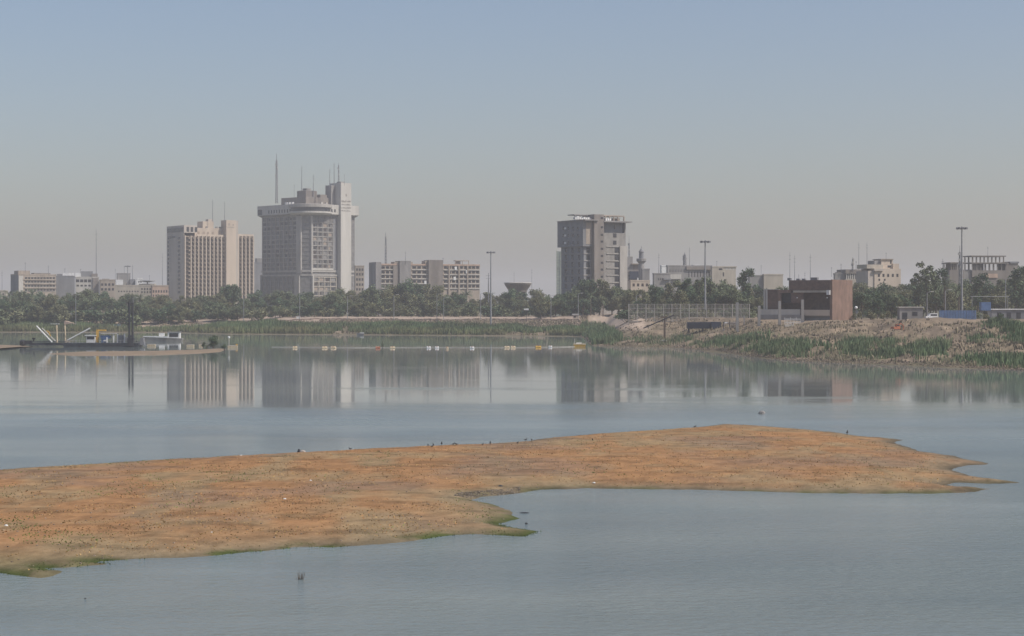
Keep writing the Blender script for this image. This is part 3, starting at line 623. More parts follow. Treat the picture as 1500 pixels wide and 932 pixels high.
# crown
q = 3.0; P0 = [(c-1,-.3),(wr+.3,-.3),(wr+.3,wl+.3),(-.3,wl+.3),(-.3,c-1)]; P1 = [(c,-q),(wr+2.0,-q),(wr+2.0,wl+q),(-q,wl+q),(-q,c)]
MB().loft([(x,y,zc) for x,y in P0], [(x,y,b.z(312.8)) for x,y in P1]).build('crown_underside', M['conc'], b.root)
MB().prism(P1, b.z(312.8)+.01, b.z(298.5)).build('crown', M['pale'], b.root)
b.box('crown_end_window', M['glass'], -q-.1, -q+.1, wl-3.5, wl+q-.6, b.z(312), b.z(304))
for k in range(9):
    y = wl*(.28+.55*k/9); b.box('crown_window', M['glass'], -q-.08, -q+.1, y, y+1.3, b.z(310.5), b.z(305.5))
for k in range(5):
    x = b.xr(471+4.6*k,-q); b.box('crown_window', M['glass'], x, x+1.7, -q-.08, -q+.1, b.z(309.6), b.z(305))
lx, ly = 12.4, 9.6
MB().lathe([(16.2,b.z(314.2)),(17.9,b.z(311.8)),(17.9,b.z(309.3)),(17.0,b.z(309.2))], 48, (lx,ly,0)).build('restaurant_ring', M['pale'], b.root)
MB().lathe([(16.7,b.z(309.3)),(16.7,b.z(303.4))], 48, (lx,ly,0)).build('ring_glazing', M['glass'], b.root)
MB().lathe([(17.2,b.z(303.4)),(17.9,b.z(303.2)),(17.9,b.z(298.8)),(17.2,b.z(298.4))], 48, (lx,ly,0)).build('restaurant_ring', M['grid'], b.root)
b.box('roof_storey', M['brownc'], 4, wr-3, 5, b.yl(412,4), b.z(298.5), b.z(287.5))
MB().lathe([(8.2,b.z(287.5)),(8.2,b.z(278)),(7.6,b.z(277.6))], 8, (14,16,0)).build('lantern_room', M['brownc'], b.root)
b.box('lift_room', M['conc'], 11, 16, 13, 18, b.z(278), b.z(274)); b.box('lift_room', M['brownc'], 20, 27, 6, 12, b.z(287.5), b.z(283))
for y in (19,23,27): b.box('water_tank', M['white'], 1.2, 3.2, y, y+2, b.z(298.5), b.z(294.5))
for x in (17,22): b.box('roof_box', M['pale'], x, x+1.5, 1, 2.4, b.z(298.5), b.z(295))
ys = -4.9; sx0, sx1 = b.xr(499.3,ys), b.xr(514.6,ys); sz = b.z(267.8, sx0, ys)
b.box('lettered_slab', M['pale'], sx0, sx1, ys, 10, -2, sz); b.box('slab_shoulder', M['conc'], sx0-4.2, sx0-.02, 2.4, 10, 0, b.z(272, sx0, 5))
b.box('slab_cap', M['conc'], sx0+.5, sx0+5, ys+1, ys+6, sz, sz+1.0)
MB().box(sx1+.3, sx1+5.2, 1, 9, b.z(312,sx1,0), b.z(297,sx1,0)).build('crown_wing', M['pale'], b.root); b.box('wing_pier', M['pale'], sx1+.02, sx1+2.8, -.9, 7, b_z0, b.z(316,sx1,0))
mk = MB(); cx = (sx0+sx1)/2; rr = random.Random(3)
def Zs(py): return b.z(py, sx0, ys)
mk.box(cx-.5,cx+.4,ys-.08,ys-.01,Zs(287.6),Zs(283.6)).box(cx+.4,cx+.8,ys-.08,ys-.01,Zs(286.8),Zs(284.4))
for py, n, hh_ in ((295.6,7,1.2),(300.4,12,.8),(305.2,6,1.0),(309.4,13,.7)):
    for k in range(n):
        w = 10.2/n; x = cx-5.1+k*w; mk.box(x+.1, x+w*rr.uniform(.6,1.0), ys-.08, ys-.01, Zs(py), Zs(py)+hh_*rr.uniform(.5,1.3))
mk.box(cx-4.6,cx-.5,ys-.08,ys-.01,Zs(296.2),Zs(296.2)+.35).box(cx+1,cx+4.8,ys-.08,ys-.01,Zs(304),Zs(304)+.3)
mk.build('hotel_lettering', M['brownc'], b.root); H2 = b
# --- the unfinished concrete tower
b = Bld('tower_building', 'unfinished grey concrete tower with overhanging shade-coloured left wing', 'tower block', 855, 1012, 30, 8)
wl = b.yl(822); x7 = b.xr(869.5)
b.box('left_wing', M['conc2'], 0, x7, 0, wl, -1, b.z(361)); b.box('upper_wing', M['conc2'], -1.3, x7+.2, -1.3, b.yl(816.5,-1.3), b.z(361), b.z(323.5))  # left wing darker and bluish, the shade on it put into its colour
b.box('roof_slab', M['conc'], -2.0, x7+.6, -4.4, b.yl(816,-2), b.z(323.5), b.z(321.8))
rowsU = [334.5,345,356]; rowsL = ar(366.5,430,10.6)
b.win_l(850,822,4,rowsU,5,.34,x=-1.3); b.win_l(853,824,3,rowsL,7,.32); b.win_l(830,826,1,rowsU,3,.7,x=-1.3,m=M['white']); 
b.win_r(858.5,864,1,rowsL,7.2,.9); b.box('block_infill', M['block'], b.xr(864.2), x7, -.12, -.01, -1, b.z(361.5)); b.win_r(868,871,1,rowsU,6,.5,y=-1.3)
b.box('block_infill', M['tan'], b.xr(858.2,-1.3), b.xr(867,-1.3), -1.42, -1.31, b.z(358), b.z(326))  # lighter tan panel stands for the sunlit patch of this face
for py in ar(361.2,432,10.6): b.box('floor_edge', M['grid'], -.15, x7, -.35, -.02, b.z(py), b.z(py-1.1)); 
for py in ar(371.8,432,10.6): b.box('floor_edge', M['conc'], -.2, -.02, .1, wl, b.z(py), b.z(py-1.0))
ys = -3.4; cx0, cx1 = b.xr(870.6,ys), b.xr(884.6,ys)
b.box('stair_core', M['brownc'], cx0, cx1, ys, 9, -1, b.z(314,cx0,ys)); b.win_r(879.6,884,1,[319.5,333,344,354,364.5,375,385,395,405.5],3.0,.8,y=ys)
b.box('core_recess', M['glass'], cx1, cx1+2.0, -.4, 1, -1, b.z(345))
rx0, rx1 = b.xr(888.3), b.xr(915)
b.box('right_wing', M['block'], cx1+2.05, rx1, 0, 12, -1, b.z(340)); b.box('right_wing_top', M['conc2'], cx1+.05, b.xr(913), .9, 12, b.z(340), b.z(325)); b.box('roof_slab', M['conc'], cx1+.05, b.xr(920.5), -3.8, 12.5, b.z(325), b.z(323))  # wing top in darker concrete: shade under the roof slab is coloured in
b.win_r(900.3,906.6,1,rowsL,7.6,1,m=M['glass']); b.win_r(898,903,1,[345,355.5],6,1); b.win_r(899,901,1,[333],6,1,y=.9)
for py in ar(361.2,432,10.6): b.box('floor_edge', M['grid'], rx0, rx1+.2, -.4, -.01, b.z(py), b.z(py-.9))
b.box('pale_pier', M['grid'], b.xr(907), b.xr(917.8), -.8, -.42, -1, b.z(359.5)); b.box('side_wall', M['conc'], rx1, rx1+.8, .1, 12, -1, b.z(323))
tp = MB(); zr0 = b.z(323,cx1,0); zr1 = b.z(314.6,cx1,0)
tp.box(b.xr(837,6), b.xr(870,6), 3, 10, zr1-.5, zr1)
for x in (b.xr(837,6)+.4, b.xr(846,6), b.xr(856,6)): tp.box(x, x+.6, 3.2, 3.8, b.z(321.8), zr1-.5)
tp.build('rooftop_frame', M['conc'], b.root)
tp = MB().box(cx1+.1, b.xr(916), 1.0, 10, zr1-.7, zr1-.1)
for px in (887,893,899,905,914): x = b.xr(px,1); tp.box(x, x+.6, 1.1, 1.7, zr0, zr1-.7)
tp.box(cx1+.1, b.xr(915), 5, 5.4, zr0, zr1-1.5); tp.build('rooftop_frame', M['tan'], b.root)
rr = random.Random(9)
for k in range(9):
    px = 840+k*3.1; b.box('site_bag', M['white'], b.xr(px,1), b.xr(px+2.4,1), -.8, 1+rr.random(), b.z(321.8), b.z(321.8)+rr.uniform(.7,1.9))
for px in (888,891,894): b.box('site_bag', M['white'], b.xr(px), b.xr(px+2), .5, 2, zr0, zr0+1.3)
b.fin(); T3 = b
# --- simple blocks
def simple(label, pxl, pxc, pxr, d, th, ytop, m, ml=None, cat='building', name='office_building', zb=7, depth=None, roof=None):
    b = Bld(name, label, cat, pxc, d, th, zb); wr = b.xr(pxr); wl = b.yl(pxl) if pxl < pxc-.3 else (depth or 14)
    if not 0 < wl < 20: wl = 16
    z = b.z(ytop); ob = b.box('wall', m, 0, wr, 0, wl, -1, z)
    if ml: b.box('side_wall', ml, -.12, -.005, .05, wl-.05, -1, z-.02)
    rf = MB().box(-.15, wr+.15, -.15, .35, z, z+.8).box(-.15, wr+.15, wl-.35, wl+.15, z, z+.8).box(-.15,.35,.36,wl-.36,z,z+.8).box(wr-.35,wr+.15,.36,wl-.36,z,z+.8); rf.build('parapet', roof or m, b.root)
    b.wr, b.wl, b.zt = wr, wl, z; return b
def roof_box(b, px0, px1, y0, y1, pyt, m, name='roof_room'):
    x0, x1 = b.xr(px0,y0), b.xr(px1,y0); return b.box(name, m, x0, x1, y0, y1, b.zt, b.z(pyt,x0,y0))
b = simple('striped grey-brown office block at far left with blank shade-coloured end wall', 9, 27, 82, 1350, 35, 403, M['tan'], M['conc2'])  # left end wall in darker concrete: its shade is put into the colour
b.box('pale_pier', M['pale'], 0, b.xr(33.5), -.6, -.01, -1, b.z(404)); roof_box(b, 27, 44, 3, 12, 396.5, M['tan']); roof_box(b, 50, 74, 4, 10, 400, M['brownc'])
s_ = MB(); b.win_r(36,81,10,[407.5,413,419,425],2.8,.75,sill=s_); s_.build('sills', M['pale'], b.root)
for py in (410.5,416.5,422.5): b.box('spandrel', M['tan'], b.xr(35), b.wr, -.55, -.02, b.z(py), b.z(py-1.8))
b = simple('blank dark grey slab block with white rooftop room', 79, 82, 109, 1380, 12, 405.5, M['conc2'])
roof_box(b, 92.5, 108, 1, 9, 400, M['white']); roof_box(b, 83, 91, 2, 8, 401.5, M['conc2'])
b = simple('white terraced block with dark window row and stepped roof rooms', 109, 111, 145, 1400, 14, 407, M['pale'])
b.win_r(111,134,4,[411.5],4.2,.8); b.win_r(111,134,4,[418.5],2.6,.6); roof_box(b, 119, 136, 2, 9, 397.5, M['conc2']); roof_box(b, 134, 143, 1, 10, 401, M['brownc']); roof_box(b, 110, 118, 1, 8, 400, M['white'])
b.box('side_bay', M['brownc'], b.xr(136), b.xr(144), -.9, -.02, -1, b.z(407))
b = simple('low brown house with square dark windows left of flagpole mast', 145, 147, 169, 1400, 15, 411, M['tan'])
b.win_r(147,168,4,[417,424],3.6,.6); roof_box(b, 150, 160, 2, 7, 408.5, M['conc'])
b = simple('long low beige building with flat parapet behind the trees', 167, 169, 224, 1350, 12, 419, M['beige']); b.win_r(172,204,8,[427],2,.45); b.win_r(206,222,4,[423.5,428],3,.5)
b = simple('grey cube block with white annex among the low houses', 170, 172, 191, 1450, 14, 401.5, M['conc']); b.box('annex', M['white'], b.xr(170), b.xr(180), -4, -.02, -1, b.z(410)); b.box('annex', M['conc2'], b.xr(190), b.xr(198), -3, 5, -1, b.z(409))
b = simple('white flat house right of the grey cube block', 198, 200, 209, 1440, 12, 409, M['white']); b.win_r(202,208,2,[413],2.4,.6)
b = simple('peach house with a row of dark windows left of ribbed hotel', 221, 223, 247, 1330, 14, 419.5, M['peach'], roof=M['tan']); b.win_r(223,246,6,[427],3.6,.55); b.win_r(223,246,6,[433],2.6,.4)
cp = Bld('roof_canopy', 'dark umbrella-shaped canopy roof above the low houses', 'canopy', 216, 1400, 0, 7)
MB().lathe([(.5,cp.z(416)),(.5,cp.z(412.6))], 10, (0,0,0)).build('post', M['conc2'], cp.root); MB().lathe([(1,cp.z(413.6)),(5.8,cp.z(412)),(5.8,cp.z(411.3)),(.5,cp.z(410.6))], 24).build('roof', M['conc2'], cp.root); cp.box('pedestal', M['beige'], -6,6,-3,3,-1,cp.z(416))
b = simple('low beige shed at the left picture edge', -40, -38, 9, 1300, 10, 427, M['beige']); b.win_r(-30,8,6,[431],2,.4)
b = simple('plain grey block between the two hotels', 366, 371, 391, 1700, 20, 385.5, M['conc2']); roof_box(b, 376, 386, 1, 8, 378.5, M['conc'])
b = simple('brown block with window grid just right of the grey hotel', 519, 520.5, 533.5, 1450, 15, 390.5, M['tan']); b.win_r(521,533,3,[395,402,409.5,417,424],3.6,.6)
# long low block
b = Bld('office_building', 'long low brown concrete block with three blank stair cores', 'building', 550.5, 1230, 20, 7)
wl = b.yl(540.5); we = b.xr(702.8); zt = b.z(388.5)
b.box('wall', M['tan'], 0, we, 0, wl, -1, zt); b.box('blank_end', M['conc'], -.3, b.xr(558), -1.2, wl-1, -1, b.z(384)); b.box('roof_band', M['peach'], b.xr(558), we+.1, -.3, wl-.5, zt, b.z(386.3))
for (p0,p1,pt,m_) in ((585.5,602,382.3,'conc'),(628,649,381,'brownc')): b.box('stair_core', M[m_], b.xr(p0,-1.8), b.xr(p1,-1.8), -1.8, 9, -1, b.z(pt,b.xr(p0),0))
for (p0,p1,pt) in ((577,604,383.6),(622,646,382.2)): b.box('roof_slab', M['tan'], b.xr(p0,1), b.xr(p1,1), .2, 8, b.z(386.3), b.z(pt,b.xr(p0),0))
mb = MB(); x0, x1 = b.xr(667,2), b.xr(687,2); zz = b.z(386.3); zz2 = b.z(381.5,x0,2)
mb.box(x0,x1,2,6,zz2-.5,zz2)
for x in (x0,(x0+x1)/2,x1-.4): mb.box(x,x+.4,2.1,2.5,zz,zz2-.5)
mb.build('roof_pergola', M['tan'], b.root); b.box('roof_room', M['conc'], x0+1, x0+4, 3, 6, zz, zz2-.6)
rows = [392,399,405.5,412.5,419.5]; sl = MB()
for (p0,p1,n) in ((558,577.5,3),(603,625,3),(649.5,702.5,9)): b.win_r(p0,p1,n,rows,3.5,.72,sill=None)
b.box('wall_pier', M['brownc'], b.xr(575.5), b.xr(584), -.8, -.02, -1, b.z(389))
for (p0,p1) in ((558,575),(603,627),(649.5,702.6)):
    for py in rows: b.box('balcony_edge', M['pale'], b.xr(p0), b.xr(p1), -.55, -.08, b.z(py+3.4), b.z(py+2.2))
for px in (656.5,671,683.5): b.box('wall_pier', M['tan'], b.xr(px), b.xr(px)+1.0, -.9, -.02, -1, zt)
for (px, py) in ((665.5,392),(664,407),(621,413),(682,397)): b.box('white_panel', M['white'], b.xr(px), b.xr(px+3.4), -.72, -.58, b.z(py+3), b.z(py-2))
b.fin()
# bowl-shaped tower
t = Bld('water_tower', 'brown bowl-shaped tower with pale flat rim above the trees', 'tower', 758.5, 1150, 0, 7)
MB().lathe([(3.6,-1),(3.6,t.z(431)),(5.6,t.z(428)),(6.0,t.z(425)),(8.3,t.z(417)),(8.3,t.z(415.8))], 32).build('bowl', M['brownc'], t.root, smooth=False)
MB().lathe([(8.6,t.z(415.6)),(8.75,t.z(414.8)),(8.6,t.z(414.1)),(.3,t.z(413.6))], 32).build('rim', M['pale'], t.root)
# behind the unfinished tower and to the right
b = simple('grey stepped building half hidden behind the unfinished tower', 915, 917, 942, 1150, 12, 399, M['brownc']); b.win_r(919,937,3,[404],3,.5); b.box('blue_facade', M['bluedk'], b.xr(922), b.xr(936), -.5, -.02, b.z(409), b.z(397.5)); roof_box(b, 918, 927, 1, 8, 376, M['conc']); roof_box(b, 927, 941, 1, 8, 387.5, M['brownc']); b.box('cornice', M['tan'], b.xr(925), b.xr(942), -.5, .9, b.z(387.5), b.z(386)); b.box('white_sheet', M['white'], b.xr(933), b.xr(940), -.8, -.52, b.z(411), b.z(407))
b = simple('cream house with square brown windows beside the unfinished tower', 922, 924, 952, 1050, 12, 412.5, M['cream']); b.win_r(925,951,4,[417.5],4.2,.5,m=M['brownglass'])
b = simple('grey cube house right of the minaret', 939, 941, 951.5, 1120, 12, 395.5, M['conc'])
b = simple('low grey flat-roofed house left of the long grey block', 956, 958, 982, 1100, 14, 402, M['conc']); b.win_r(963,977,5,[409],3.4,.4); b.box('canopy', M['conc2'], b.xr(971), b.xr(982), -1.5, -.02, b.z(410), b.z(408))
b = simple('small bright white cube house below a mast', 967, 969, 978.5, 1200, 12, 390.5, M['white'])
b = simple('long grey block with curtained upper floor in front of aerials', 976, 978, 1043, 1130, 14, 390.5, M['conc']); b.win_r(980,1004,6,[396],5,.7,m=M['screen']); b.win_r(1007,1041,8,[402],8,.3); b.box('upper_band', M['brownc'], b.xr(1005), b.xr(1042), -1, -.02, b.z(395), b.z(390)); roof_box(b, 1016, 1024, 2, 6, 388, M['white']); b.box('pale_base', M['pale'], b.xr(981), b.xr(997), -1.2, -.02, b.z(409), b.z(402))
b = simple('beige blank-walled block at the right end of the long grey block', 1041, 1043, 1078, 1130, 12, 392, M['beige']); b.win_r(1051,1060,1,[394.5],2.4,.6); b.box('roof_canopy', M['beige'], b.xr(1061), b.xr(1079), -.4, 7, b.z(391.6), b.z(390.2)); b.win_r(1058.5,1061,1,[402],6,.7); b.win_r(1062,1077,3,[394.5],3,.5,m=M['pale'])
b = simple('grey low house with a small tree on its roof', 1096, 1098, 1119, 1050, 12, 405, M['conc'])
b = simple('pale blank low house left of the brown building', 1117, 1119, 1147, 1050, 12, 403.5, M['beige'])
b = simple('low grey house with satellite dish behind the brown building', 1221, 1223, 1242, 1000, 12, 402.5, M['conc']); roof_box(b, 1226, 1232, 1, 4, 399, M['brownc'])
b = Bld('colonnade_building', 'long grey building with row of slim columns behind trees', 'building', 1239, 1000, 12, 7); xe = b.xr(1282)
b.box('wall', M['conc2'], 0, xe, 1.2, 12, -1, b.z(396)); b.box('roof', M['brownc'], -.3, xe, -.4, 12.3, b.z(401), b.z(394.8))
for k in range(15):
    x = xe*(k+.5)/15; b.box('column', M['pale'], x-.25, x+.25, 0, .5, b.z(409), b.z(401.02))
b.box('base_wall', M['beige'], -.2, xe, -.2, 1.15, -1, b.z(409))
b = Bld('apartment_building', 'cream stepped house with flat roof rooms above the trees', 'building', 1281, 940, 18, 7); xe = b.xr(1319.5)
b.box('wall', M['cream'], 0, xe, 0, 14, -1, b.z(393.5)); b.box('upper_storey', M['beige'], -3.5, b.xr(1296), 1.6, 12, b.z(393.4), b.z(387.5)); b.box('roof_room', M['cream'], b.xr(1291,3), b.xr(1308,3), 3, 11, b.z(393.45), b.z(380)); b.box('roof_room', M['conc'], b.xr(1281,4), b.xr(1290.8,4), 4, 11, b.z(387.5), b.z(381.5)); b.box('roof_room', M['cream'], b.xr(1308.2,2), b.xr(1317,2), 2, 10, b.z(393.45), b.z(386))
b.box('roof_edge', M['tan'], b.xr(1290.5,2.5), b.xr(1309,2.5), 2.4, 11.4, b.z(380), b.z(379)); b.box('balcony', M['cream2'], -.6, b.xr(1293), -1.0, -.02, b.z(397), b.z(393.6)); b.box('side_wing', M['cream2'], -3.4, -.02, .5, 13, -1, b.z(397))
b.win_r(1284,1318,5,[403.5],4.4,.42); b.win_r(1284,1300,2,[410],3,.3); b.win_r(1298,1307,1,[390.5],3,.5,y=3); b.win_r(1303,1307,1,[384],5,.5,y=3); b.fin()
# unfinished frame building at the right edge
b = Bld('unfinished_building', 'open concrete frame building without walls on two upper storeys', 'building', 1392, 1000, 8, 7)
def frame(px0, px1, pyb, pyt, n, y0=0, y1=11):
    x0, x1 = b.xr(px0,y0), b.xr(px1,y0); za, zb_ = b.z(pyb), b.z(pyt)
    b.box('slab', M['brownc'], x0-.8, x1+.8, y0-.8, y1+.8, zb_-.6, zb_)
    for k in range(n):
        for y in (y0, (y0+y1)/2, y1-.4): x = x0+(x1-x0-.5)*k/(n-1); b.box('column', M['brownc'], x, x+.5, y, y+.5, za, zb_-.6)
frame(1393,1411,395.5,384.3,6); frame(1424,1471,384,374.3,9); frame(1424,1474,396,384.4,9); 
b.box('infill_wall', M['conc2'], b.xr(1430), b.xr(1446), 5, 5.4, b.z(396), b.z(385.2)); b.box('infill_wall', M['brownc'], b.xr(1427), b.xr(1437), .6, 1, b.z(396), b.z(388))
b.box('lower_wall', M['brownc'], -.4, b.xr(1412), 0, 11, -1, b.z(395.5)); b.box('lower_wall', M['brownc'], b.xr(1424), b.xr(1474), 0, 12, -1, b.z(396)); b.box('side_block', M['brownc'], b.xr(1474.5), b.xr(1492), .5, 12, -1, b.z(385.5)); b.box('side_roof', M['conc2'], b.xr(1480), b.xr(1493), 0, 12, b.z(385.5), b.z(383)); b.box('peach_wall', M['peach'], b.xr(1444), b.xr(1461), -.5, -.02, b.z(407), b.z(401))
b.box('link_wall', M['conc'], b.xr(1412.2), b.xr(1423.8), 1, 11, -1, b.z(395))
# --- minaret
t = Bld('minaret', 'slim grey minaret with balcony and pointed cap', 'minaret', 939.5, 1130, 0, 7)
MB().lathe([(1.9,-1),(1.7,t.z(392)),(1.7,t.z(386))], 12).build('shaft', M['conc'], t.root)
MB().lathe([(1.7,t.z(386)),(3.0,t.z(382.5)),(3.0,t.z(379)),(2.6,t.z(378.8))], 12).build('balcony', M['conc'], t.root)
MB().lathe([(1.5,t.z(379)),(1.4,t.z(370)),(1.7,t.z(369.6)),(1.5,t.z(368)),(.7,t.z(365.5)),(.15,t.z(363.6)),(.1,t.z(360.5))], 12).build('cap', M['conc2'], t.root)
# --- the brown brick building on the right bank
g0 = gz(1200, 640)-.3
b = Bld('brick_building', 'brown brick riverside building with side wall coloured as sunlit and deep porch', 'building', 1218, 640, 60, g0)
Y = lambda px, x=0: b.yl(px, x)
zt = b.z(410.3); we = b.xr(1246); y0_, y1_ = Y(1155.5), Y(1143)
b.box('upper_wall', M['brick'], 0, we-.5, .45, y0_, b.z(425.5), zt); b.box('side_wall', M['salmon'], -.5, we, 0, .43, -1, zt-.02); 
b.box('sunlit_wall', M['salmon'], -.52, we+.6, -.5, -.02, -1, zt+.15); b.box('rear_wall', M['salmon'], we, we+.5, -.0, y1_, -1, b.z(412,we,5))
b.box('porch_beam', M['beige'], -.9, .6, .45, Y(1163), b.z(428.6), b.z(425.6)); b.box('beam_end', M['white'], -1.3, -.0, .2, 1.4, b.z(432), b.z(425.2,-1.3,0))
b.box('porch_back_wall', M['brick'], 5, 5.4, .45, y1_, -1, b.z(425.6)); b.box('roof', M['brick'], 0, we-.5, y0_, Y(1143), b.z(427), b.z(424.5))
b.box('terrace_wall', M['cream'], -.6, 0, .45, Y(1177.5), b.z(462.6), b.z(454)); b.box('terrace_floor', M['conc'], 0, 5, .45, y1_, b.z(462.6)-.3, b.z(462.6)); b.box('basement_wall', M['conc2'], .6, 1, .45, Y(1177), -1, b.z(462.6)-.32)
b.box('pier', M['salmon'], -.3, .8, Y(1143.6), Y(1139.6), -1, b.z(424.6)); b.box('lintel', M['salmon'], -.3, 5, Y(1158), Y(1143.6), b.z(429), b.z(424.4)); b.box('dark_panel', M['brick'], 0, .4, Y(1177), Y(1159), b.z(444), b.z(428.6))
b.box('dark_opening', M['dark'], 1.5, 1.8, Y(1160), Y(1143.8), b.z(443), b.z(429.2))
yl0, yl1 = Y(1139.5), Y(1122.5)
b.box('left_wing', M['brick'], 0, 9, yl0, yl1, b.z(453.5), b.z(424.2)); b.box('white_frame', M['pale'], -.35, -.02, yl1-.55, yl1+.1, b.z(453.5), b.z(423.6)); b.box('white_frame', M['pale'], -.3, .3, yl1+.35, yl1+.95, b.z(453.5), b.z(423.6)); b.box('frame_top', M['pale'], -.33, .3, Y(1142), yl1+.95, b.z(424.1), b.z(423.4))
b.box('garden_wall', M['pale'], -1.5, -.9, Y(1172,-1.2), Y(1113.5,-1.2), b.z(461.5), b.z(453.3)); b.box('garden_wall_base', M['conc'], -1.7, -.7, Y(1178,-1.2), Y(1112,-1.2), -1, b.z(461.5)-.01)
for px in (1169,1213): b.box('wall_lamp', M['white'], -.5, -.1, Y(px), Y(px)+.4, b.z(437), b.z(435.4))
for k, px in enumerate((1158,1171,1179,1197)):
    x = 3; y = Y(px,x); b.box('roof_unit', M['conc2'], x, x+1.4, y, y+(1.2 if k < 3 else 2.4), zt, b.z(408.3-(k == 3)*1.8-(k==0)*1,x,y))
def thing_at(name, label, cat, px, d, group=None, z=None, rz=0): return tag(empty(name, (X(px,d), d, gz(px,d) if z is None else z), rz), label, cat, group)
# concrete posts in front
for px, yt, lab in ((1080,443,'right of the dark container'),(1112,448,'at the left end of the garden wall'),(1142,441,'in front of the brick porch'),(1175.5,439,'beside the white railing')):
    d = 612; g = gz(px,d); h = Z(yt,d)-g; t = thing_at('concrete_post', f'tall grey concrete post {lab}', 'post', px, d, 'concrete posts before the brown building', g)
    MB().box(-.45,.45,-.35,.35,-.5,h).build('shaft', M['conc'], t); MB().box(-.55,.55,-.45,.45,-.3,.5).build('footing', M['conc2'], t)
t = thing_at('railing', 'white metal site railing in front of the brown building', 'railing', 1161, 600)
g = MB()
for k in range(12): x = -2.6+k*.47; g.box(x,x+.09,-.03,.03,0,2.3 if k % 4 else 2.9)
g.build('bars', M['white'], t); MB().box(-2.7,2.7,-.05,.05,2.25,2.4).box(-2.7,2.7,-.05,.05,1.1,1.2).build('rails', M['white'], t); MB().box(-2.6,2.6,-.6,.6,-.2,.4).build('base', M['pale'], t)
# lattice fence
fd = 735; gF = min(gz(p, fd) for p in (925,1000,1080)); pxm = 1010
t = thing_at('lattice_fence', 'tall pale lattice fence of the sports court', 'fence', pxm, fd, z=gF); x0, x1 = X(921,fd)-X(pxm,fd), X(1098,fd)-X(pxm,fd); zt = Z(445.5,fd)-gF
n = 14
for k in range(n+1): x = x0+(x1-x0)*k/n; MB().box(x-.13,x+.13,-.15,.15,-1.5,zt+.05).build('post', M['grid'], t)
g = MB(); nb = 90
for k in range(nb): x = x0+(x1-x0)*(k+.5)/nb; g.box(x-.055,x+.055,-.04,.04,-.5,zt)
for z in np.linspace(.8,zt-.05,5): g.box(x0,x1,-.06,.06,z-.055,z+.055)
g.build('lattice', M['grid'], t); MB().box(x0,x1,.1,.4,-1.5,1.0).build('kerb_wall', M['tan'], t)
t = thing_at('container', 'dark blue-grey container in front of the lattice fence', 'container', 1033, 655); s_ = 655/F
MB().box(-26*s_,10*s_,0,2.6,1.0,3.3).build('box_body', M['bluedk'], t); MB().box(9*s_,23*s_,-.5,2.6,-.3,3.4).build('side_box', M['bluedk'], t); g = MB()
for k in range(18): g.box(-26*s_+k*.5,-26*s_+k*.5+.12,-.08,-.01,1.1,3.2)
g.build('ribs', M['dark'], t); MB().box(-6,-5.6,.2,2.2,-.5,1).box(-1,-.6,.2,2.2,-.5,1).build('supports', M['dark'], t)
for px, h, m_ in ((1060,2.8,'dark'),(1069,2.6,'dark'),(1090,3.5,'conc2')):
    t = thing_at('short_post', f'short dark post {"between container and tall posts" if px<1085 else "right of first tall concrete post"}', 'post', px, 640, 'short posts beside the container'); MB().box(-.14,.14,-.14,.14,-.3,h).build('shaft', M[m_], t); MB().box(-.3,.3,-.25,.25,-.3,.25).build('footing', M['conc'], t)
t = thing_at('timber_stack', 'low pale block pile between container and posts', 'blocks', 1070, 650); MB().box(-2.4,2.6,-1,1,-.3,.8).box(-1,2.9,-1.1,.8,.8,1.3).build('slabs', M['stone'], t); MB().box(-2.1,-.7,-.9,.9,.81,1.2).build('top_blocks', M['white'], t)
# broken post with slanting beam
d = 655; t = thing_at('timber_post', 'brown post with dark slanting beam on the sandy slope', 'post', 973.5, d); g0 = gz(973.5,d); s_ = d/F
MB().box(-.32,.32,-.3,.3,-.5,Z(466,d)-g0).build('post', M['wood'], t); MB().box(-5.5*s_,4*s_,-.25,.25,Z(466,d)-g0+.02,Z(463.8,d)-g0).build('cap', M['wood'], t)
MB().tube([(-31*s_,.4,Z(481,d)-g0),(14*s_,-.5,Z(461.5,d)-g0)], .24, 6).build('beam', M['dark'], t)
# outfall block in the reeds
d = 640; t = thing_at('outfall_block', 'grey flat-topped concrete block in the reeds at the waterline', 'block', 972, d, z=.6); MB().lathe([(.9,-.6),(1.1,1.2),(1.2,1.4)],10).build('stem', M['conc'], t); MB().box(-1.4,1.4,-1,1,1.4,1.75).build('top', M['pale'], t)
# right-hand yard
def gable(t, w, dp, h, mw, mr):
    MB().box(-w/2,w/2,-dp/2,dp/2,-.4,h).build('wall', mw, t); MB().box(-w/2-.4,w/2+.4,-dp/2-.4,dp/2+.4,h,h+.35).build('roof', mr, t)
t = thing_at('shed', 'pale flat-roofed shed left of the parked pickup', 'shed', 1333, 655); gable(t, 8.2, 4, 4.3, M['conc'], M['pale']); MB().box(-3.2,-1.4,-2.06,-1.95,.2,2.6).build('door', M['dark'], t); MB().box(.4,2.2,-2.06,-1.95,1.4,2.8).build('window', M['dark'], t)
t = thing_at('parked_van', 'white van parked in front of trees by blue sheeting', 'van', 1364, 650, rz=.15)
MB().loft([(-2.3,-.95,.5),(2.3,-.95,.5),(2.3,.95,.5),(-2.3,.95,.5)],[(-2.2,-.9,1.3),(2.25,-.9,1.3),(2.25,.9,1.3),(-2.2,.9,1.3)]).loft([(-1.3,-.88,1.3),(2.2,-.88,1.3),(2.2,.88,1.3),(-1.3,.88,1.3)],[(-.5,-.75,2.25),(2.1,-.75,2.25),(2.1,.75,2.25),(-.5,.75,2.25)]).build('body', M['white'], t)
MB().box(-.5,1.9,-.9,-.84,1.4,2.0).build('side_window', M['glass'], t)
for x in (-1.4,1.4):
    for y in (-.9,.9): MB().tube([(x,y-.12,.42),(x,y+.12,.42)], .42, 12).build('wheel', M['dark'], t)
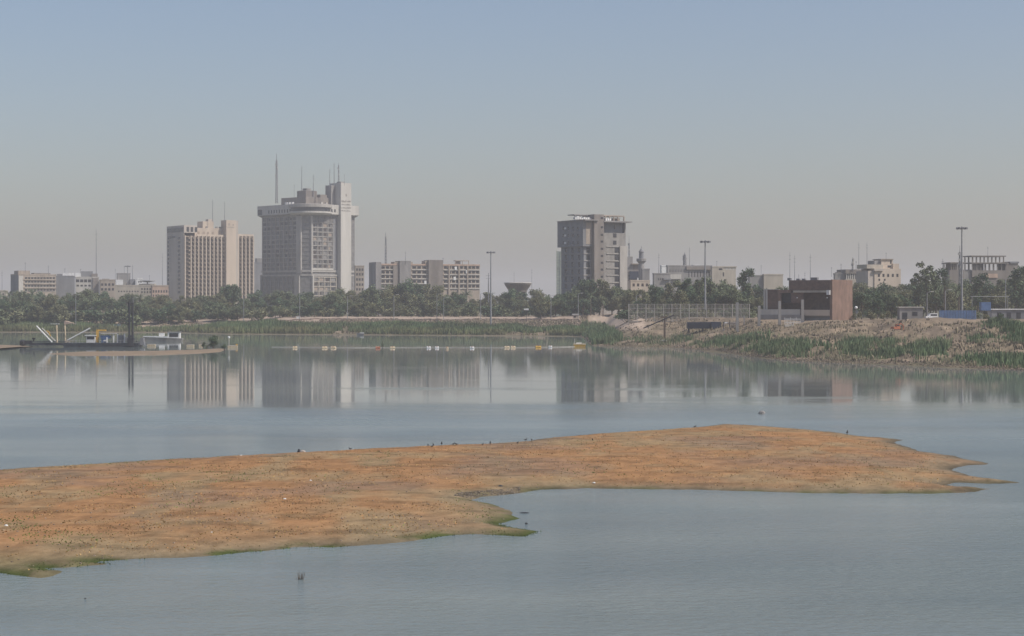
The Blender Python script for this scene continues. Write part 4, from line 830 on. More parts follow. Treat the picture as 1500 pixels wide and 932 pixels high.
t = thing_at('excavator', 'orange-red excavator on the spoil heap', 'excavator', 1312, 546, rz=.4); t.scale = (.72,.72,.72)
MB().box(-1.8,1.8,-1.5,-.9,0,.8).box(-1.8,1.8,.9,1.5,0,.8).build('tracks', M['dark'], t); MB().box(-1.7,1.5,-1.2,1.2,.85,1.9).build('chassis', M['orange'], t); MB().box(-.2,1.2,-1.1,.1,1.9,3.0).build('cab', M['orange'], t); MB().box(-.1,1.1,-1.14,-1.1,2.2,2.8).build('cab_window', M['glass'], t)
MB().tube([(1.2,.5,1.7),(2.8,.5,3.3),(4.3,.5,2.2)], [.28,.24,.2], 6).build('boom', M['orange'], t); MB().tube([(4.3,.5,2.2),(4.0,.5,.8)], .18, 6).box(3.6,4.5,.1,.9,.2,.9).build('bucket', M['orange'], t)
t = thing_at('blue_fence', 'bright blue corrugated sheet fence in the yard', 'fence', 1403, 640); s_ = 640/F; w = 27*s_; g = MB(); hz = 3.3
for k in range(27): x = -w+2*w*k/27; g.box(x,x+2*w/27-.09,-.05 if k % 2 else -.14,.06,0,hz)
g.build('sheet_panel', M['blue'], t)
for k in range(5): x = -w+2*w*k/4; MB().box(x-.08,x+.08,.08,.22,-.4,hz+.1).build('post', M['steel'], t)
t = thing_at('water_tank', 'dark blue box tank on legs above the right bank', 'tank', 1443, 660); z0 = Z(455,660)-gz(1443,660); MB().box(-1.7,1.7,-1.5,1.5,z0,z0+3).build('tank', M['blue'], t)
for x in (-1.5,1.3):
    for y in (-1.3,1.1): MB().box(x,x+.2,y,y+.2,-.4,z0).build('leg', M['steel'], t)
t = thing_at('long_shed', 'long low grey shed with pale roof at right edge', 'shed', 1480, 670); gable(t, 15, 5, 3.4, M['conc2'], M['white'])
for x in (-5.5,-2,1.5,5): MB().box(x,x+1.6,-2.56,-2.45,.2,2.4).build('opening', M['dark'], t)
t = thing_at('lamp_globe_post', 'white globe lamp on short post before dark trees', 'lamp', 1254, 620); h = Z(451,620)-gz(1254,620); MB().tube([(0,0,-.3),(0,0,h)], .07, 6).build('post', M['steel'], t); MB().lathe([(.1,h-.5),(.5,h-.2),(.55,h+.1),(.35,h+.45),(.05,h+.55)], 12).build('globe', M['white'], t, smooth=True)
t = thing_at('pipe_gantry', 'thin grey overhead pipe on two posts in the trees', 'gantry', 1450, 720); h = Z(434.5,720)-gz(1450,720); w = 28*720/F; MB().tube([(-w,0,h),(w,0,h)], .12, 6).build('pipe', M['steel'], t)
for x in (-w+.5,w-.5): MB().tube([(x,0,-.3),(x,0,h)], .12, 6).build('post', M['steel'], t)
# ------------------------------------------------------------------ masts
def mast(px, yt, yb, d, r=.28, name='antenna_mast', lab=None, kind='rod', base=None):
    z0 = Z(yb,d) if base is None else base; h = Z(yt,d)-z0
    t = tag(empty(name, (X(px,d), d, z0)), lab or f'thin grey aerial mast at {lm(px)}', 'mast', 'aerial masts on the skyline')
    if kind == 'rod':
        MB().tube([(0,0,-1),(0,0,h*.5),(0,0,h)], [r*.75,r*.6,r*.25], 6).build('pole', M['greysteel'], t)
        g = MB()
        for q_ in (.8,.9): g.box(-r*2.6,r*2.6,-.08,.08,h*q_-.06,h*q_+.06)
        g.build('aerial_arms', M['greysteel'], t)
    else:
        w = r*1.15; g = MB()
        for k in range(3):
            a = k*2.094+.3; g.tube([(w*math.cos(a),w*math.sin(a),-.5),(w*.5*math.cos(a),w*.5*math.sin(a),h*.86)], r*.30, 4)
        n = max(6, int(h/2.2))
        for i in range(n):
            for k in range(3):
                a = k*2.094+.3; c_ = (k+1)*2.094+.3; w0 = w*(1-.5*i/n); w1 = w*(1-.5*(i+1)/n); g.tube([(w0*math.cos(a),w0*math.sin(a),h*.86*i/n),(w1*math.cos(c_),w1*math.sin(c_),h*.86*(i+1)/n)], r*.18, 4, False)
        g.build('lattice', M['greysteel'], t); MB().tube([(0,0,h*.84),(0,0,h)], [r*.3,r*.15], 5).build('spike', M['greysteel'], t)
        rr = random.Random(int(px))
        for i in range(5): z = h*rr.uniform(.35,.85); a = rr.uniform(0,6.28); MB().box(-.35,.35,-.35,.35,-.6,.6).build('antenna_panel', M['pale'], t, (w*.9*math.cos(a), w*.9*math.sin(a), z))
    return t
MAST = [(3,396,436,1350,.2),(37,384,397,1355,.22),(71,389,402,1355,.22),(95,393,401,1385,.2),(118,394,399,1405,.2),(141,336,412,1420,.42),(169,393,412,1400,.16),(182,390,402,1455,.2),(194,388,412,1410,.28),(219,403,412,1400,.18),(238,371,430,1500,.24),
 (311.5,292,323,1465,.33),(329,295,324,1455,.3),(442,243,278,1515,.42),(459,256,288,1515,.4),(483,247,273,1512,.36),(489.5,238,269,1512,.42),(504.5,255,270,1505,.16),(431,270,288,1515,.16),
 (594,368,385,1235,.2),(649,378,383,1235,.18),(753,398,425,1300,.14),(779,393,425,1250,.18),(965,371,402,1110,.22),(1010,362,391,1135,.22),(1050,382,391,1135,.16),(1115,388,405,1060,.14),(1096,389,405,1060,.14),
 (1157,369,425,1000,.22),(1164,374,425,1000,.24),(1170,401,425,990,.12),(1179,398,425,990,.14),(1187,372,425,1000,.24),(1218,391,403,1005,.14),(1232,386,400,1000,.2),(1254,382,396,1005,.16),(1258,355,396,1010,.2),(1270,355,396,1010,.2),(1298,370,380,945,.12),(1381,379,420,900,.26),(1447,361,375,1005,.12)]
mc = {}
for m_ in MAST: mc[lm(m_[0])] = mc.get(lm(m_[0]),0)+1
mk_ = {}
for (px,yt,yb,d,r) in MAST:
    L = lm(px); mk_[L] = mk_.get(L,0)+1
    mast(px,yt,yb,d,r, lab=f'thin grey aerial mast, {ORD[mk_[L]]} of those from left around {L}' if mc[L] > 1 else f'only thin grey aerial mast near {L}')
mast(405,225,297,1500,.85,'lattice_mast','tall lattice antenna mast on the left roof of grey hotel',kind='lat')
mast(565,340,387,1235,.6,'lattice_mast','lattice mast on the left end of the long low block',kind='lat')
mast(921.5,346,420,1160,.45,'lattice_mast','thin lattice mast rising behind the right side of unfinished tower',kind='lat')
mast(1003,370,391,1135,.9,'lattice_mast','stout dark lattice mast on the long grey block',kind='lat')
mast(1249,377,396,1000,.4,'lattice_mast','short lattice mast with panels on the colonnade building',kind='lat')
mast(1406,360,425,900,.5,'lattice_mast','lattice mast just left of the tallest floodlight pole',kind='lat')
mast(496,238,268,1505,.5,'lattice_mast','lattice aerial on top of the lettered hotel slab',kind='lat')
mast(715.5,400,440,1050,.55,'chimney_pole','stout pale pole left of the middle floodlight mast')
# pale site hoist beside unfinished tower
t = tag(empty('site_hoist', (X(818.5,1000),1000,8)), 'pale green scaffold hoist left of the unfinished tower', 'scaffold'); h = Z(367,1000)-8; g = MB(); HM = mat('pale_green_scaffold', (.42,.45,.38), var=.15, scale=.5)
for x in (-1.2,1.2):
    for y in (-1.2,1.2): g.box(x-.09,x+.09,y-.09,y+.09,-1,h)
for k in range(int(h/1.6)): g.box(-1.2,1.2,-1.26,-1.16,k*1.6,k*1.6+.12); g.box(-1.2,1.2,1.16,1.26,k*1.6,k*1.6+.12); g.box(-1.26,-1.16,-1.2,1.2,k*1.6,k*1.6+.12)
g.build('frame', HM, t); MB().box(-1.1,1.1,-.9,.9,-1,h-.5).build('netting', mat('pale_netting', (.40,.43,.37), var=.2, scale=.6), t)
# floodlight masts
def flood(px, yt, d, lab, s=1.0, zb=None):
    g0 = gz(px,d) if zb is None else zb; h = Z(yt,d)-g0; t = tag(empty('floodlight_mast', (X(px,d), d, g0)), lab, 'floodlight', 'tall floodlight masts')
    MB().tube([(0,0,-.5),(0,0,h*.5),(0,0,h)], [.48*s,.36*s,.22*s], 8).build('pole', M['steel'], t)
    MB().lathe([(.3,h-.9),(1.5*s,h-.8),(1.5*s,h-.5),(.3,h-.4)], 12).build('head_frame', M['greysteel'], t)
    for k in range(8):
        a = k*math.pi/4; MB().box(-.36*s,.36*s,-.25*s,.25*s,-.42*s,.35*s).build('floodlight', M['greysteel'], t, (1.9*s*math.cos(a),1.9*s*math.sin(a),h-.65), a+math.pi/2)
flood(719,368,905,'floodlight mast left of the bowl-shaped tower'); flood(1033,352,760,'floodlight mast behind the lattice fence'); flood(1409,332,700,'tallest floodlight mast before the concrete frame building'); flood(187,389,1390,'small distant floodlight mast above the low peach houses',1.0,8)
# street lamps of the riverside road
LP = [(-60,433),(111,432),(195,436),(357,434),(439,431),(509,434),(577,432),(640,431),(650,436),(704,430),(807,433),(847,430),(932,433),(1358,428),(1473,408),(1385,425)]
lc = {}; tot = {}
for px, _ in LP: tot[lm(px)] = tot.get(lm(px),0)+1
for px, yt in LP:
    d = np.interp(px,[-100,300,860],[1004,1000,918]) if px < 860 else (820 if px < 1000 else (690 if px < 1400 else 720))
    d = float(d); g0 = gz(px,d); h = Z(yt,d)-g0; L = lm(px); lc[L] = lc.get(L,0)+1
    t = tag(empty('street_lamp', (X(px,d), d, g0)), (f'thin grey street lamp, {ORD[lc[L]]} from left, below {L}' if tot[L] > 1 else f'thin grey street lamp standing below {L}') if px > 0 else 'thin grey street lamp beyond the left edge', 'street lamp', 'street lamps along the river road')
    MB().tube([(0,0,-.3),(0,0,h-.3),(.5,0,h),(1.6,0,h+.15)], [.2,.14,.09,.07], 6).build('pole', M['steel'], t); MB().box(1.3,2.5,-.25,.25,h+.02,h+.28).build('lamp_head', M['pale'], t)
# signs, huts on the bank
d = 925; t = thing_at('white_sign', 'small white sign box on post above the rubble', 'sign', 771, d); h = Z(453,d)-gz(771,d); MB().box(-.1,.1,-.1,.1,-.3,h-.4).build('post', M['dark'], t); MB().box(-1.2,1.2,-.3,.3,h-.5,h+.3).build('board', M['white'], t)
t = thing_at('guard_booth', 'pinkish white booth at the left end of the sandy slope', 'booth', 843, 925); gable(t, 2.6, 2, 2.5, M['cream'], M['white']); MB().box(-.9,.1,-1.06,-.98,1.0,1.9).build('window', M['glass'], t)
t = thing_at('white_box', 'small white cabinet on the bank below the grey hotel', 'cabinet', 436.5, 990); MB().box(-.8,.8,-.6,.6,-.2,1.6).build('body', M['white'], t); MB().box(-.9,.9,-.7,.7,1.6,1.75).build('lid', M['pale'], t)
t = thing_at('riverside_hut', 'low hut with pale peach roof below the white block', 'hut', 103, 1008); MB().box(-2.5,2.5,-1.8,1.8,-.3,2.0).build('wall', M['brownc'], t); MB().loft([(-3,-2.2,2.0),(3,-2.2,2.0),(3,2.2,2.0),(-3,2.2,2.0)],[(-2.6,-2.2,3.9),(3.2,-2.2,2.3),(3.2,2.2,2.3),(-2.6,2.2,3.9)]).build('roof', M['peach'], t)
t = thing_at('riverside_hut', 'small hut with white roof below the striped office block', 'hut', 81, 1008); gable(t, 3.4, 2.6, 2.2, M['brownc'], M['white'])
t = thing_at('blue_tarpaulin', 'pale blue covered stall on the bank behind the dredger', 'stall', 171, 1004); MB().box(-1.8,1.8,-1,1,0,1.7).build('cover', mat('pale_blue_sheet',(.22,.32,.40),var=.15), t)
MB().box(-1.9,-1.7,-1.1,-.9,-.3,2).box(1.7,1.9,-1.1,-.9,-.3,2).build('posts', M['steel'], t)
# promenade kerb wall
g = MB(); pts = []
for px in np.arange(128, 860, 8.0):
    D = float(np.interp(px, SHP, SHD))+np.interp(px,[0,300,860],[60,64,68]); pts.append((X(px,D), D, gz(px,D)))
co = []
for (x,y,z) in pts: co += [(x,y-.25,z-.5),(x,y-.25,z+.55),(x,y+.25,z+.55),(x,y+.25,z-.5)]
g.v = co
for i in range(len(pts)-1):
    for k in range(4): a = 4*i+k; c_ = 4*i+(k+1) % 4; g.f.append((a, c_, c_+4, a+4))
o = g.build('kerb_wall', M['peach']); tag(o, 'low pale kerb wall along the riverside road above the reeds', 'wall')
# ------------------------------------------------------------------ dredger
d = 640; s_ = d/F; px0 = 118
def W(px): return (px-px0)*s_
def H(py, dd=d): return CAMZ+(HOR-py)*dd/F
t = tag(empty('dredger', (X(px0,d), d, 0)), 'dark dredging pontoon with white booms and tall spud piles', 'dredger'); T = t
MB().loft([(W(98),-3.2,-.6),(W(205),-3.2,-.6),(W(205),3.2,-.6),(W(98),3.2,-.6)],[(W(94),-3.4,H(502.5)),(W(205.5),-3.4,H(502.5)),(W(205.5),3.4,H(502.5)),(W(94),3.4,H(502.5))]).build('hull', M['navy'], t)
MB().box(W(45),W(100),-1.2,1.2,H(506),H(502)).box(W(46),W(96),-1.0,1.0,H(500.6),H(499.8)).build('ladder', M['navy'], t)
MB().lathe([(.2,0),(1.1,.3),(1.2,1.6),(.6,2.2)],10,(W(33.5),0,H(507))).box(W(32),W(46),-.9,.9,H(504.5),H(499)).build('cutter_head', M['dark'], t)
MB().tube([(W(49),0,H(500)),(W(50),0,H(495))], .25, 6).box(W(47.5),W(52),-.5,.5,H(497),H(495)).build('winch', M['dark'], t)
for (a, bb, m_, r, y) in (((55,477.5),(78,501.5),'white',.26,-1.5),((60,481),(81,501.5),'pale',.2,1.5),((84,476.5),(84.8,502),'buff',.26,-1),((94,476),(95,502),'buff',.26,1),((99,498.5),(132,480.8),'white',.24,0)):
    MB().tube([(W(a[0]),y,H(a[1])),(W(bb[0]),y,H(bb[1]))], r, 6).build('boom', M[m_], t)
MB().tube([(W(71),0,H(485)),(W(74),0,H(491))], .15, 5).tube([(W(68),0,H(484)),(W(74),.5,H(493))], .12, 5).build('stay', M['yellow'], t)
MB().tube([(W(84),0,H(477)),(W(99),0,H(498))], .05, 4).tube([(W(95),0,H(476.5)),(W(127),0,H(494))], .05, 4).tube([(W(56),-1,H(478)),(W(84),-1,H(477))], .05, 4).build('cable', M['dark'], t)
cb = MB().box(W(128),W(140.5),-1.6,1.6,H(502),H(492)).build('cabin', M['white'], t); MB().box(W(129),W(139.5),-1.66,-1.6,H(497),H(493)).box(W(127.95)-.06,W(127.95),-1.3,1.3,H(497),H(493)).build('cabin_window', M['glass'], cb); MB().box(W(126),W(142),-2,2,H(492),H(491)).build('cabin_roof', M['white'], cb)
MB().box(W(141.2),W(144.4),-.5,.5,H(502),H(483.5)).build('crane_post', M['yellow'], t); MB().box(W(141.2),W(155.5),-.3,.3,H(485),H(483)).build('crane_jib', M['yellow'], t)
MB().box(W(148.5),W(162),-1.4,1.4,H(496),H(491.5)).box(W(149.5),W(156),-1.2,1.2,H(502),H(496)).build('engine_house', M['blue'], t); MB().box(W(157),W(159),-1.5,-1.2,H(502),H(494)).box(W(153),W(157),-1.6,-1.3,H(500),H(498)).build('engine_pipes', M['white'], t)
MB().box(W(149),W(170),-1.8,1.8,H(489.2),H(488.4)).build('awning', M['pale'], t)
for px in (166.5,172.5,182.5): MB().box(W(px),W(px+1.6),-1.2,-.8,H(502),H(489)).build('white_post', M['white'], t)
MB().box(W(174),W(182),-1.2,1.2,H(502),H(491)).box(W(184),W(190),-1,1,H(500),H(494)).build('pump_house', M['conc2'], t)
rl = MB()
for k in range(22): x = W(100)+k*(W(204)-W(100))/21; rl.box(x-.03,x+.03,-3.3,-3.24,H(502.5),H(502.5)+1)
rl.box(W(100),W(204),-3.3,-3.25,H(502.5)+.95,H(502.5)+1.0); rl.build('railing', M['pale'], t)
for px in (191.8,196.4): MB().tube([(W(px),-2.6,-2.0),(W(px),-2.6,H(443.3))], .38, 10).build('spud_pile', M['dark'], t)
MB().box(W(189.6),W(198.8),-3.6,-1.6,H(507),H(495)).box(W(190.4),W(198),-3.4,-1.8,H(494.4),H(491)).build('spud_carriage', M['dark'], t)
MB().tube([(W(199),0,H(500)),(W(212),0,H(504.5))], .18, 6).build('discharge_pipe', M['dark'], t)
MB().box(W(203),W(212),-1,1,H(505.5),H(501)).box(W(206),W(211),-1,1,H(501),H(495)).build('stern_winch', M['conc2'], t)
def cone_boat():
    d = 745; s_ = d/F; t = tag(empty('work_boat', (X(240,d), d, 0)), 'grey and white flat work boat with wheelhouse right of the dredger', 'boat')
    a = lambda p: (p-240)*s_
    MB().loft([(a(214),-.9,-.3),(a(266),-1.9,-.3),(a(266),1.9,-.3),(a(214),.9,-.3)],[(a(210.5),-1.1,1.7),(a(268),-2.1,1.1),(a(268),2.1,1.1),(a(210.5),1.1,1.7)]).build('hull', M['block'], t)
    MB().loft([(a(210.5),-1.13,1.7),(a(247),-2.05,1.3),(a(247),2.05,1.3),(a(210.5),1.13,1.7)],[(a(210.5),-1.13,2.0),(a(247),-2.05,1.9),(a(247),2.05,1.9),(a(210.5),1.13,2.0)]).build('bulwark', M['white'], t)
    MB().box(a(233.5),a(240.5),-1,1,1.7,3.2).build('deck_box', M['white'], t)
    w = MB().box(a(246.5),a(264),-1.5,1.5,1.1,3.6).build('wheelhouse', M['white'], t); MB().box(a(249),a(262),-1.56,-1.5,1.7,3.2).build('window', M['glass'], w); MB().box(a(245.5),a(265),-1.8,1.8,3.6,3.8).build('roof', M['conc'], w)
cone_boat()
# ------------------------------------------------------------------ floating pipe and floats
d = DW(509.5); pz = .12
o = MB().tube([(X(px,d+dd), d+dd, pz) for px, dd in ((398,6),(440,3),(475,0),(520,-2),(560,0),(620,2),(680,1),(735,-1),(790,2),(822,6),(842,14))], .08, 6).build('floating_pipe', M['pale']); tag(o, 'thin white floating pipe strung across the river', 'pipe')
FL = [(432,509,1.6,'buff','pale'),(475.5,509.2,1.8,'buff','cream'),(488.5,509.2,1.8,'buff','cream'),(553.5,509.3,1.6,'orange','orange'),(575,509.3,1.7,'buff','orange-tinged'),(628,509,1.4,'white','white'),(640,509,1.3,'white','white'),(655,510,.8,'buff','small cream'),(691.5,509.3,1.4,'white','whitish'),(742.5,508.6,1.8,'buff','cream'),(751.5,508.6,1.6,'buff','cream'),(788.5,508.2,2.0,'yellow','yellow'),(806,508,1.2,'white','white')]
where_ = ['alone at the left end of pipe','left one of a close pair below grey hotel','right one of a close pair below grey hotel','left of the bush stake','right of the bush stake','left of two white ones at mid pipe','right of two white ones at mid pipe','floating low at mid pipe','alone below the long block end','left of a touching pair','right of a touching pair','near the forked stick','last before the yellow boat']
for (px,py,L,m_,a), wh in zip(FL, where_):
    d = DW(py+1.2); t = tag(empty('pipe_float', (X(px,d), d, 0), random.uniform(-.15,.15)), f'{a} pipe float {wh}', 'float', 'floats along the floating pipe')
    MB().tube([(-L*.5,0,.12),(-L*.42,0,.12),(L*.42,0,.12),(L*.5,0,.12)], [.3,.52,.52,.3], 10).build('drum', M[m_], t); MB().box(-.12,.12,-.55,.55,.5,.68).build('strap', M['orange' if m_ != 'orange' else 'buff'], t)
def pontoon(px, py, L, mat_, lab, extra=None):
    d = DW(py); t = tag(empty('pontoon', (X(px,d), d, 0)), lab, 'pontoon'); w = L*d/F/2
    MB().loft([(-w*.85,-.8,-.2),(w*.85,-.8,-.2),(w*.85,.8,-.2),(-w*.85,.8,-.2)],[(-w,-.9,.65),(w,-.9,.65),(w,.9,.65),(-w,.9,.65)]).build('hull', mat_, t); MB().box(-w*.8,w*.8,-.7,.7,.66,.8).build('deck', M['pale'], t); return t, w
pontoon(222, 507.5, 12, M['buff'], 'buff pontoon moored behind the stern of the dredger')
pontoon(279, 508, 11, M['buff'], 'pale orange pontoon left of the bushy spit'); pontoon(294, 507.5, 5, M['buff'], 'smallest buff pontoon beside the dark bush')
t, w = pontoon(341, 509.5, 15, M['buff'], 'cream pontoon with white-topped pole at end of the spit'); MB().tube([(-w*.75,0,.6),(-w*.75,0,3.3)], .12, 6).build('pole', M['pale'], t); MB().lathe([(.1,3.1),(.4,3.3),(.4,3.7),(.1,3.9)],8,(-w*.75,0,0)).build('pole_ball', M['white'], t); MB().box(w*.6,w*.9,-.4,.4,.8,1.2).build('box', M['yellow'], t)
d = DW(508); t = tag(empty('work_boat', (X(849,d), d, 0)), 'small yellow pontoon boat with upright stick before the reeds', 'boat'); a = lambda p: (p-849)*d/F
MB().loft([(a(841),-.8,-.2),(a(857),-.8,-.2),(a(857),.8,-.2),(a(841),.8,-.2)],[(a(840),-1,.75),(a(858),-1,.75),(a(858),1,.75),(a(840),1,.75)]).build('hull', M['yellow'], t); MB().box(a(840),a(858),-1.02,1.02,.76,1.05).build('gunwale', M['buff'], t); MB().box(a(844),a(852),-.6,.6,1.05,1.4).build('deck_box', M['white'], t)
MB().tube([(a(841.5),0,1),(a(841.8),0,2.8)], .09, 5).build('stick', M['pale'], t); MB().tube([(a(856),0,.9),(a(860),0,1.9)], .12, 5).build('bow_spar', M['conc'], t)
d = DW(491); t = tag(empty('motor_boat', (X(527.5,d), d, 0)), 'tiny white motorboat moored at the far reeds', 'boat'); a = lambda p: (p-527.5)*d/F
MB().loft([(a(523.5),-.6,0),(a(532),-.8,0),(a(532),.8,0),(a(523.5),.6,0)],[(a(522),-.9,1.0),(a(534),-1,.8),(a(534),1,.8),(a(522),.9,1.0)]).build('hull', M['conc'], t); MB().box(a(527),a(533),-.8,.8,.85,1.2).build('canopy', M['white'], t)
# sticks and bushes in the water
def stake(px, py, h, lab, leafy=False, m_='wood'):
    d = DW(py); t = tag(empty('stake', (X(px,d), d, 0)), lab, 'stake'); MB().tube([(0,0,-.5),(.1,0,h)], [.16,.08], 5).build('stick', M[m_], t)
    if leafy:
        me = leaf_mesh('twigs', [(0,0,h*.35,.55),(.1,0,h*.6,.5),(0,0,h*.85,.32)], 260, .12, M['leafC'], 5); o = bpy.data.objects.new('twigs', me); C.objects.link(o); o.parent = t
    else: MB().tube([(.05,0,h*.45),(.7,0,h*.8)], [.07,.04], 5).build('branch', M[m_], t)
stake(560, 510.5, 2.4, 'dark leafy stake standing in the water among the floats', True); stake(801, 506, 1.8, 'forked pale stick between the last floats', m_='stone')
def shrub(px, d, h, lab, seed, z=.3, wide=1.0):
    t = tag(empty('shrub', (X(px,d), d, z)), lab, 'shrub'); rnd = random.Random(seed); mb = MB(); cl = []
    for i in range(7):
        a = rnd.uniform(0,6.28); r = rnd.uniform(.1,.5)*wide; zz = h*rnd.uniform(.25,.88); mb.tube([(0,0,-.4),(r*math.cos(a),r*math.sin(a),zz)], [.07,.03], 4); cl.append((r*math.cos(a)*1.3,r*math.sin(a)*1.3,zz,h*.17*wide))
    mb.build('stem', M['bark'], t); me = leaf_mesh('foliage', cl, 420, .15, M['leafC'], seed); o = bpy.data.objects.new('foliage', me); C.objects.link(o); o.parent = t
shrub(312.5, DW(512), 4.4, 'tallest dark green shrub on the sand spit', 3, wide=1.3); shrub(297, DW(513), 2.6, 'lower dark shrub left of the tallest on the spit', 4); shrub(303, DW(513), 1.4, 'tiny shrub between the two on the spit', 5); shrub(329, DW(514), 1.8, 'grey driftwood shrub at the tip of the spit', 6, wide=1.6)
# ------------------------------------------------------------------ birds and oddments of the sandbar
def isz(x, y):
    s = seg_dist(np.array([x]), np.array([y]), IX, IY, True)*(1 if inside(np.array([x]), np.array([y]), IX, IY)[0] else -1); s = float(s[0]); return max(0, .5*(1-math.exp(-max(s,0)/3.2)))
def bird(px, py, lab, sc=1.0, body='bird'):
    d = DW(py)*.985; x = X(px,d); t = tag(empty('bird', (x, d, isz(x,d)), random.uniform(0,6.28)), lab, 'bird', 'birds along the far edge of the sandbar'); t.scale = (sc,)*3
    g = MB().tube([(-.34,0,.30),(-.2,0,.30),(-.04,0,.31),(.1,0,.34),(.17,0,.42),(.2,0,.49),(.25,0,.50),(.34,0,.48)], [.02,.05,.10,.10,.06,.055,.045,.01], 8); g.build('body', M[body], t, smooth=True)
    for y in (-.04,.04): MB().tube([(.02,y,.24),(.03,y,0),(.09,y,.01)], .012, 4).build('leg', M['dark'], t)
BIRDS = [(513,662,'bird standing alone left of the main flock'),(627,656,'leftmost dark bird of the flock'),(633,659,'dark bird just below the flock edge'),(635,655.5,'dark bird third from left in flock'),(647,655,'biggest dark bird of the left flock',1.3),(664,655,'dark bird at right end of the left flock'),(668,655,'pale-bellied bird beside the left flock'),(707,656,'crouching dark bird of the middle pair'),(718,655,'standing dark bird of the middle pair',1.3),(758,654,'dark bird near the small inlet'),(779,648,'dark bird at the inlet point'),(770,646,'bird perched at the tip by the shallow pool'),(868,649.5,'lone dark bird on open sand'),(1241,637.5,'big dark bird at the right end of sandbar',1.6),(1018,628,'small dark bird at the sandbar crest')]
for bd in BIRDS: bird(bd[0], bd[1]+1.0, bd[2], (bd[3] if len(bd) > 3 else .95)*.62)
def rock(name, px, py, sx, sy, sz, m_, lab, cat='rock', z=None, seed=1):
    rnd = random.Random(seed); d = DW(py); x = X(px,d); g = MB().lathe([(.6,-.3),(1,.0),(.9,.5),(.5,.9),(.1,1)], 8); g.v = [(a*sx*rnd.uniform(.8,1.2), b_*sy*rnd.uniform(.8,1.2), c_*sz*rnd.uniform(.85,1.15)) for a,b_,c_ in g.v]
    o = g.build(name, M[m_], None, (x,d,isz(x,d) if z is None else z)); tag(o, lab, cat); return o
rock('dark_rock', 437.8, 664.6, .17, .2, .36, 'dark', 'dark upright lump at the sandbar\'s far edge'); rock('driftwood', 443.3, 664.8, .3, .2, .22, 'stone', 'pale driftwood lump beside the dark one', 'driftwood')
rock('driftwood', 1116, 606, .45, .3, .38, 'conc', 'grey lump floating alone in the river right of centre', 'driftwood', 0); rock('driftwood', 768, 751.5, .35,.2,.05, 'dark', 'flat dark wood in shallow water by the notch', 'driftwood', 0.0)
rock('litter', 353, 670.6, .15, .12, .08, 'white', 'white litter on the far edge of the sandbar', 'litter'); rock('litter', 870, 712, .12, .1, .07, 'white', 'white litter at the near edge of the narrow sandbar', 'litter'); rock('litter', 9, 782, .12, .1, .08, 'white', 'white litter near the left picture edge', 'litter'); rock('litter', 310, 791, .1, .08, .06, 'white', 'white litter near the green algae edge', 'litter')
rock('litter', 417, 741.5, .12, .1, .06, 'white', 'white litter in the middle of the sandbar', 'litter'); rock('litter', 455, 713.5, .09, .08, .06, 'white', 'small white litter on upper sandbar', 'litter'); rock('dark_rock', 733, 718, .2, .15, .12, 'dark', 'dark clod at the gravel of the notch'); rock('dark_rock', 125, 877.5, .05,.05,.05, 'dark', 'tiny dark float in the near water left', 'driftwood', 0); rock('dark_rock', 771, 767.5, .1,.1,.08, 'dark', 'tiny dark rock in the pool by the notch', 'rock', 0)
o = MB().box(-.35,.35,-.25,.25,0,.3).box(-.2,.3,-.2,.2,.3,.42).build('dark_rock', M['dark'], None, (X(1327,DW(653.5)),DW(653.5),0)); bpy.data.objects.remove(o)
d = DW(848.5); t = tag(empty('reed_tuft', (X(440.5,d), d, 0)), 'small tuft of dry reeds alone in the near water', 'reed tuft'); g = MB(); rnd = random.Random(4)
for k in range(26): a = rnd.uniform(0,6.28); r = rnd.uniform(.02,.16); h = rnd.uniform(.18,.46); g.tube([(r*math.cos(a),r*math.sin(a),-.1),(r*2.0*math.cos(a),r*2.0*math.sin(a),h)], [.008,.004], 4)
g.build('stalks', M['wood'], t); MB().tube([(-.14,0,0),(.12,0,.01)], .015, 5).build('root_mass', M['dark'], t)
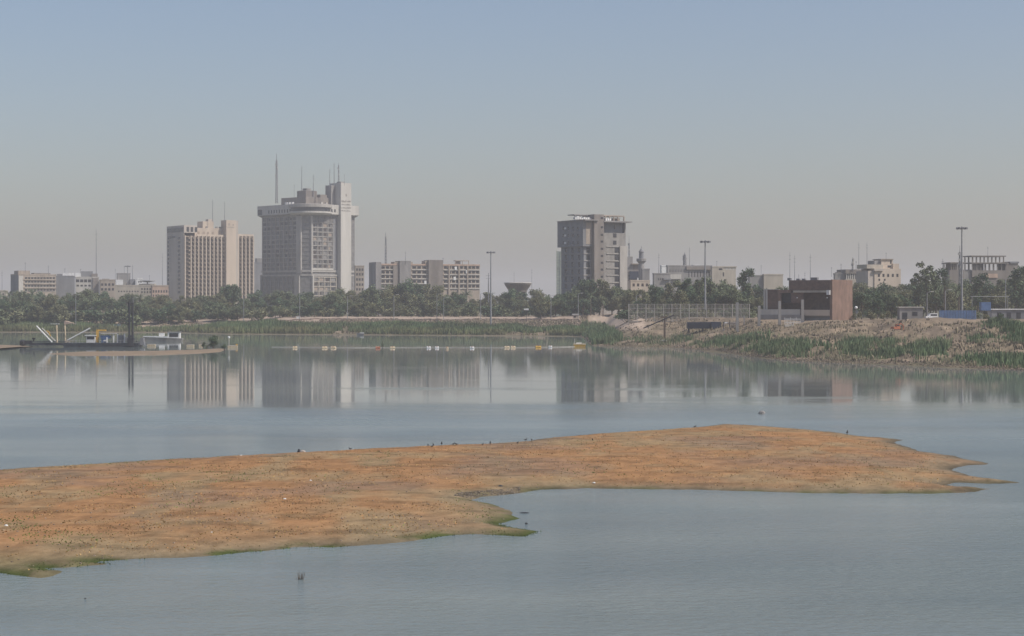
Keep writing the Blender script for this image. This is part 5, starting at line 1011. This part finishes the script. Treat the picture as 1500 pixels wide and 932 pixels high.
# ------------------------------------------------------------------ light, air, sky, camera
SUN_EL, SUN_AZ = 50.0, math.degrees(math.atan2(.93, -.37))          # azimuth measured from +Y towards +X
az = R(SUN_AZ); el = R(SUN_EL); sd = Vector((math.sin(az)*math.cos(el), math.cos(az)*math.cos(el), math.sin(el)))
L = bpy.data.lights.new('sun', 'SUN'); L.energy = 3.3; L.angle = R(.53); L.color = (1,.95,.87); so = bpy.data.objects.new('sun', L); C.objects.link(so); so.rotation_euler = (-sd).to_track_quat('-Z','Y').to_euler(); so.location = (200,-100,300)
w = bpy.data.worlds.new('World'); bpy.context.scene.world = w; w.use_nodes = True; n = w.node_tree.nodes; l = w.node_tree.links; bg = n['Background']
sk = n.new('ShaderNodeTexSky'); sk.sky_type = 'NISHITA'; sk.sun_disc = False; sk.sun_elevation = el; sk.sun_rotation = az; sk.dust_density = 1.8; sk.air_density = 1.2; sk.ozone_density = 2.5
tn = n.new('ShaderNodeMix'); tn.data_type = 'RGBA'; tn.blend_type = 'MULTIPLY'; tn.inputs['Factor'].default_value = 1; tn.inputs['B'].default_value = (1.02,.972,1.04,1); l.new(sk.outputs[0], tn.inputs['A']); l.new(tn.outputs['Result'], bg.inputs['Color']); bg.inputs['Strength'].default_value = .09
hz = MB().box(-5200,5200,-500,9400,-3,150).build('haze', bpy.data.materials.new('haze_air')); tag(hz, 'pale dusty air over the river and city', None, None, 'stuff')
hm = hz.data.materials[0]; hm.use_nodes = True; hn = hm.node_tree.nodes; hn.remove(hn['Principled BSDF']); pv = hn.new('ShaderNodeVolumePrincipled'); pv.inputs['Density'].default_value = .00019; pv.inputs['Color'].default_value = (.965,.924,.915,1); pv.inputs['Anisotropy'].default_value = .2
hm.node_tree.links.new(pv.outputs[0], hn['Material Output'].inputs['Volume'])
cam = bpy.data.cameras.new('camera'); co_ = bpy.data.objects.new('camera', cam); C.objects.link(co_); co_.location = (0,0,CAMZ); co_.rotation_euler = (R(90),0,0)
cam.sensor_width = 36; cam.lens = 36*F/1500; cam.shift_y = -(466-HOR)/1500; cam.clip_start = 1; cam.clip_end = 20000; S = bpy.context.scene; S.camera = co_
S.view_settings.view_transform = 'Standard'; S.view_settings.look = 'None'; S.view_settings.gamma = 1; S.view_settings.exposure = .22
S.cycles.volume_bounces = 1 if hasattr(S, 'cycles') else 0
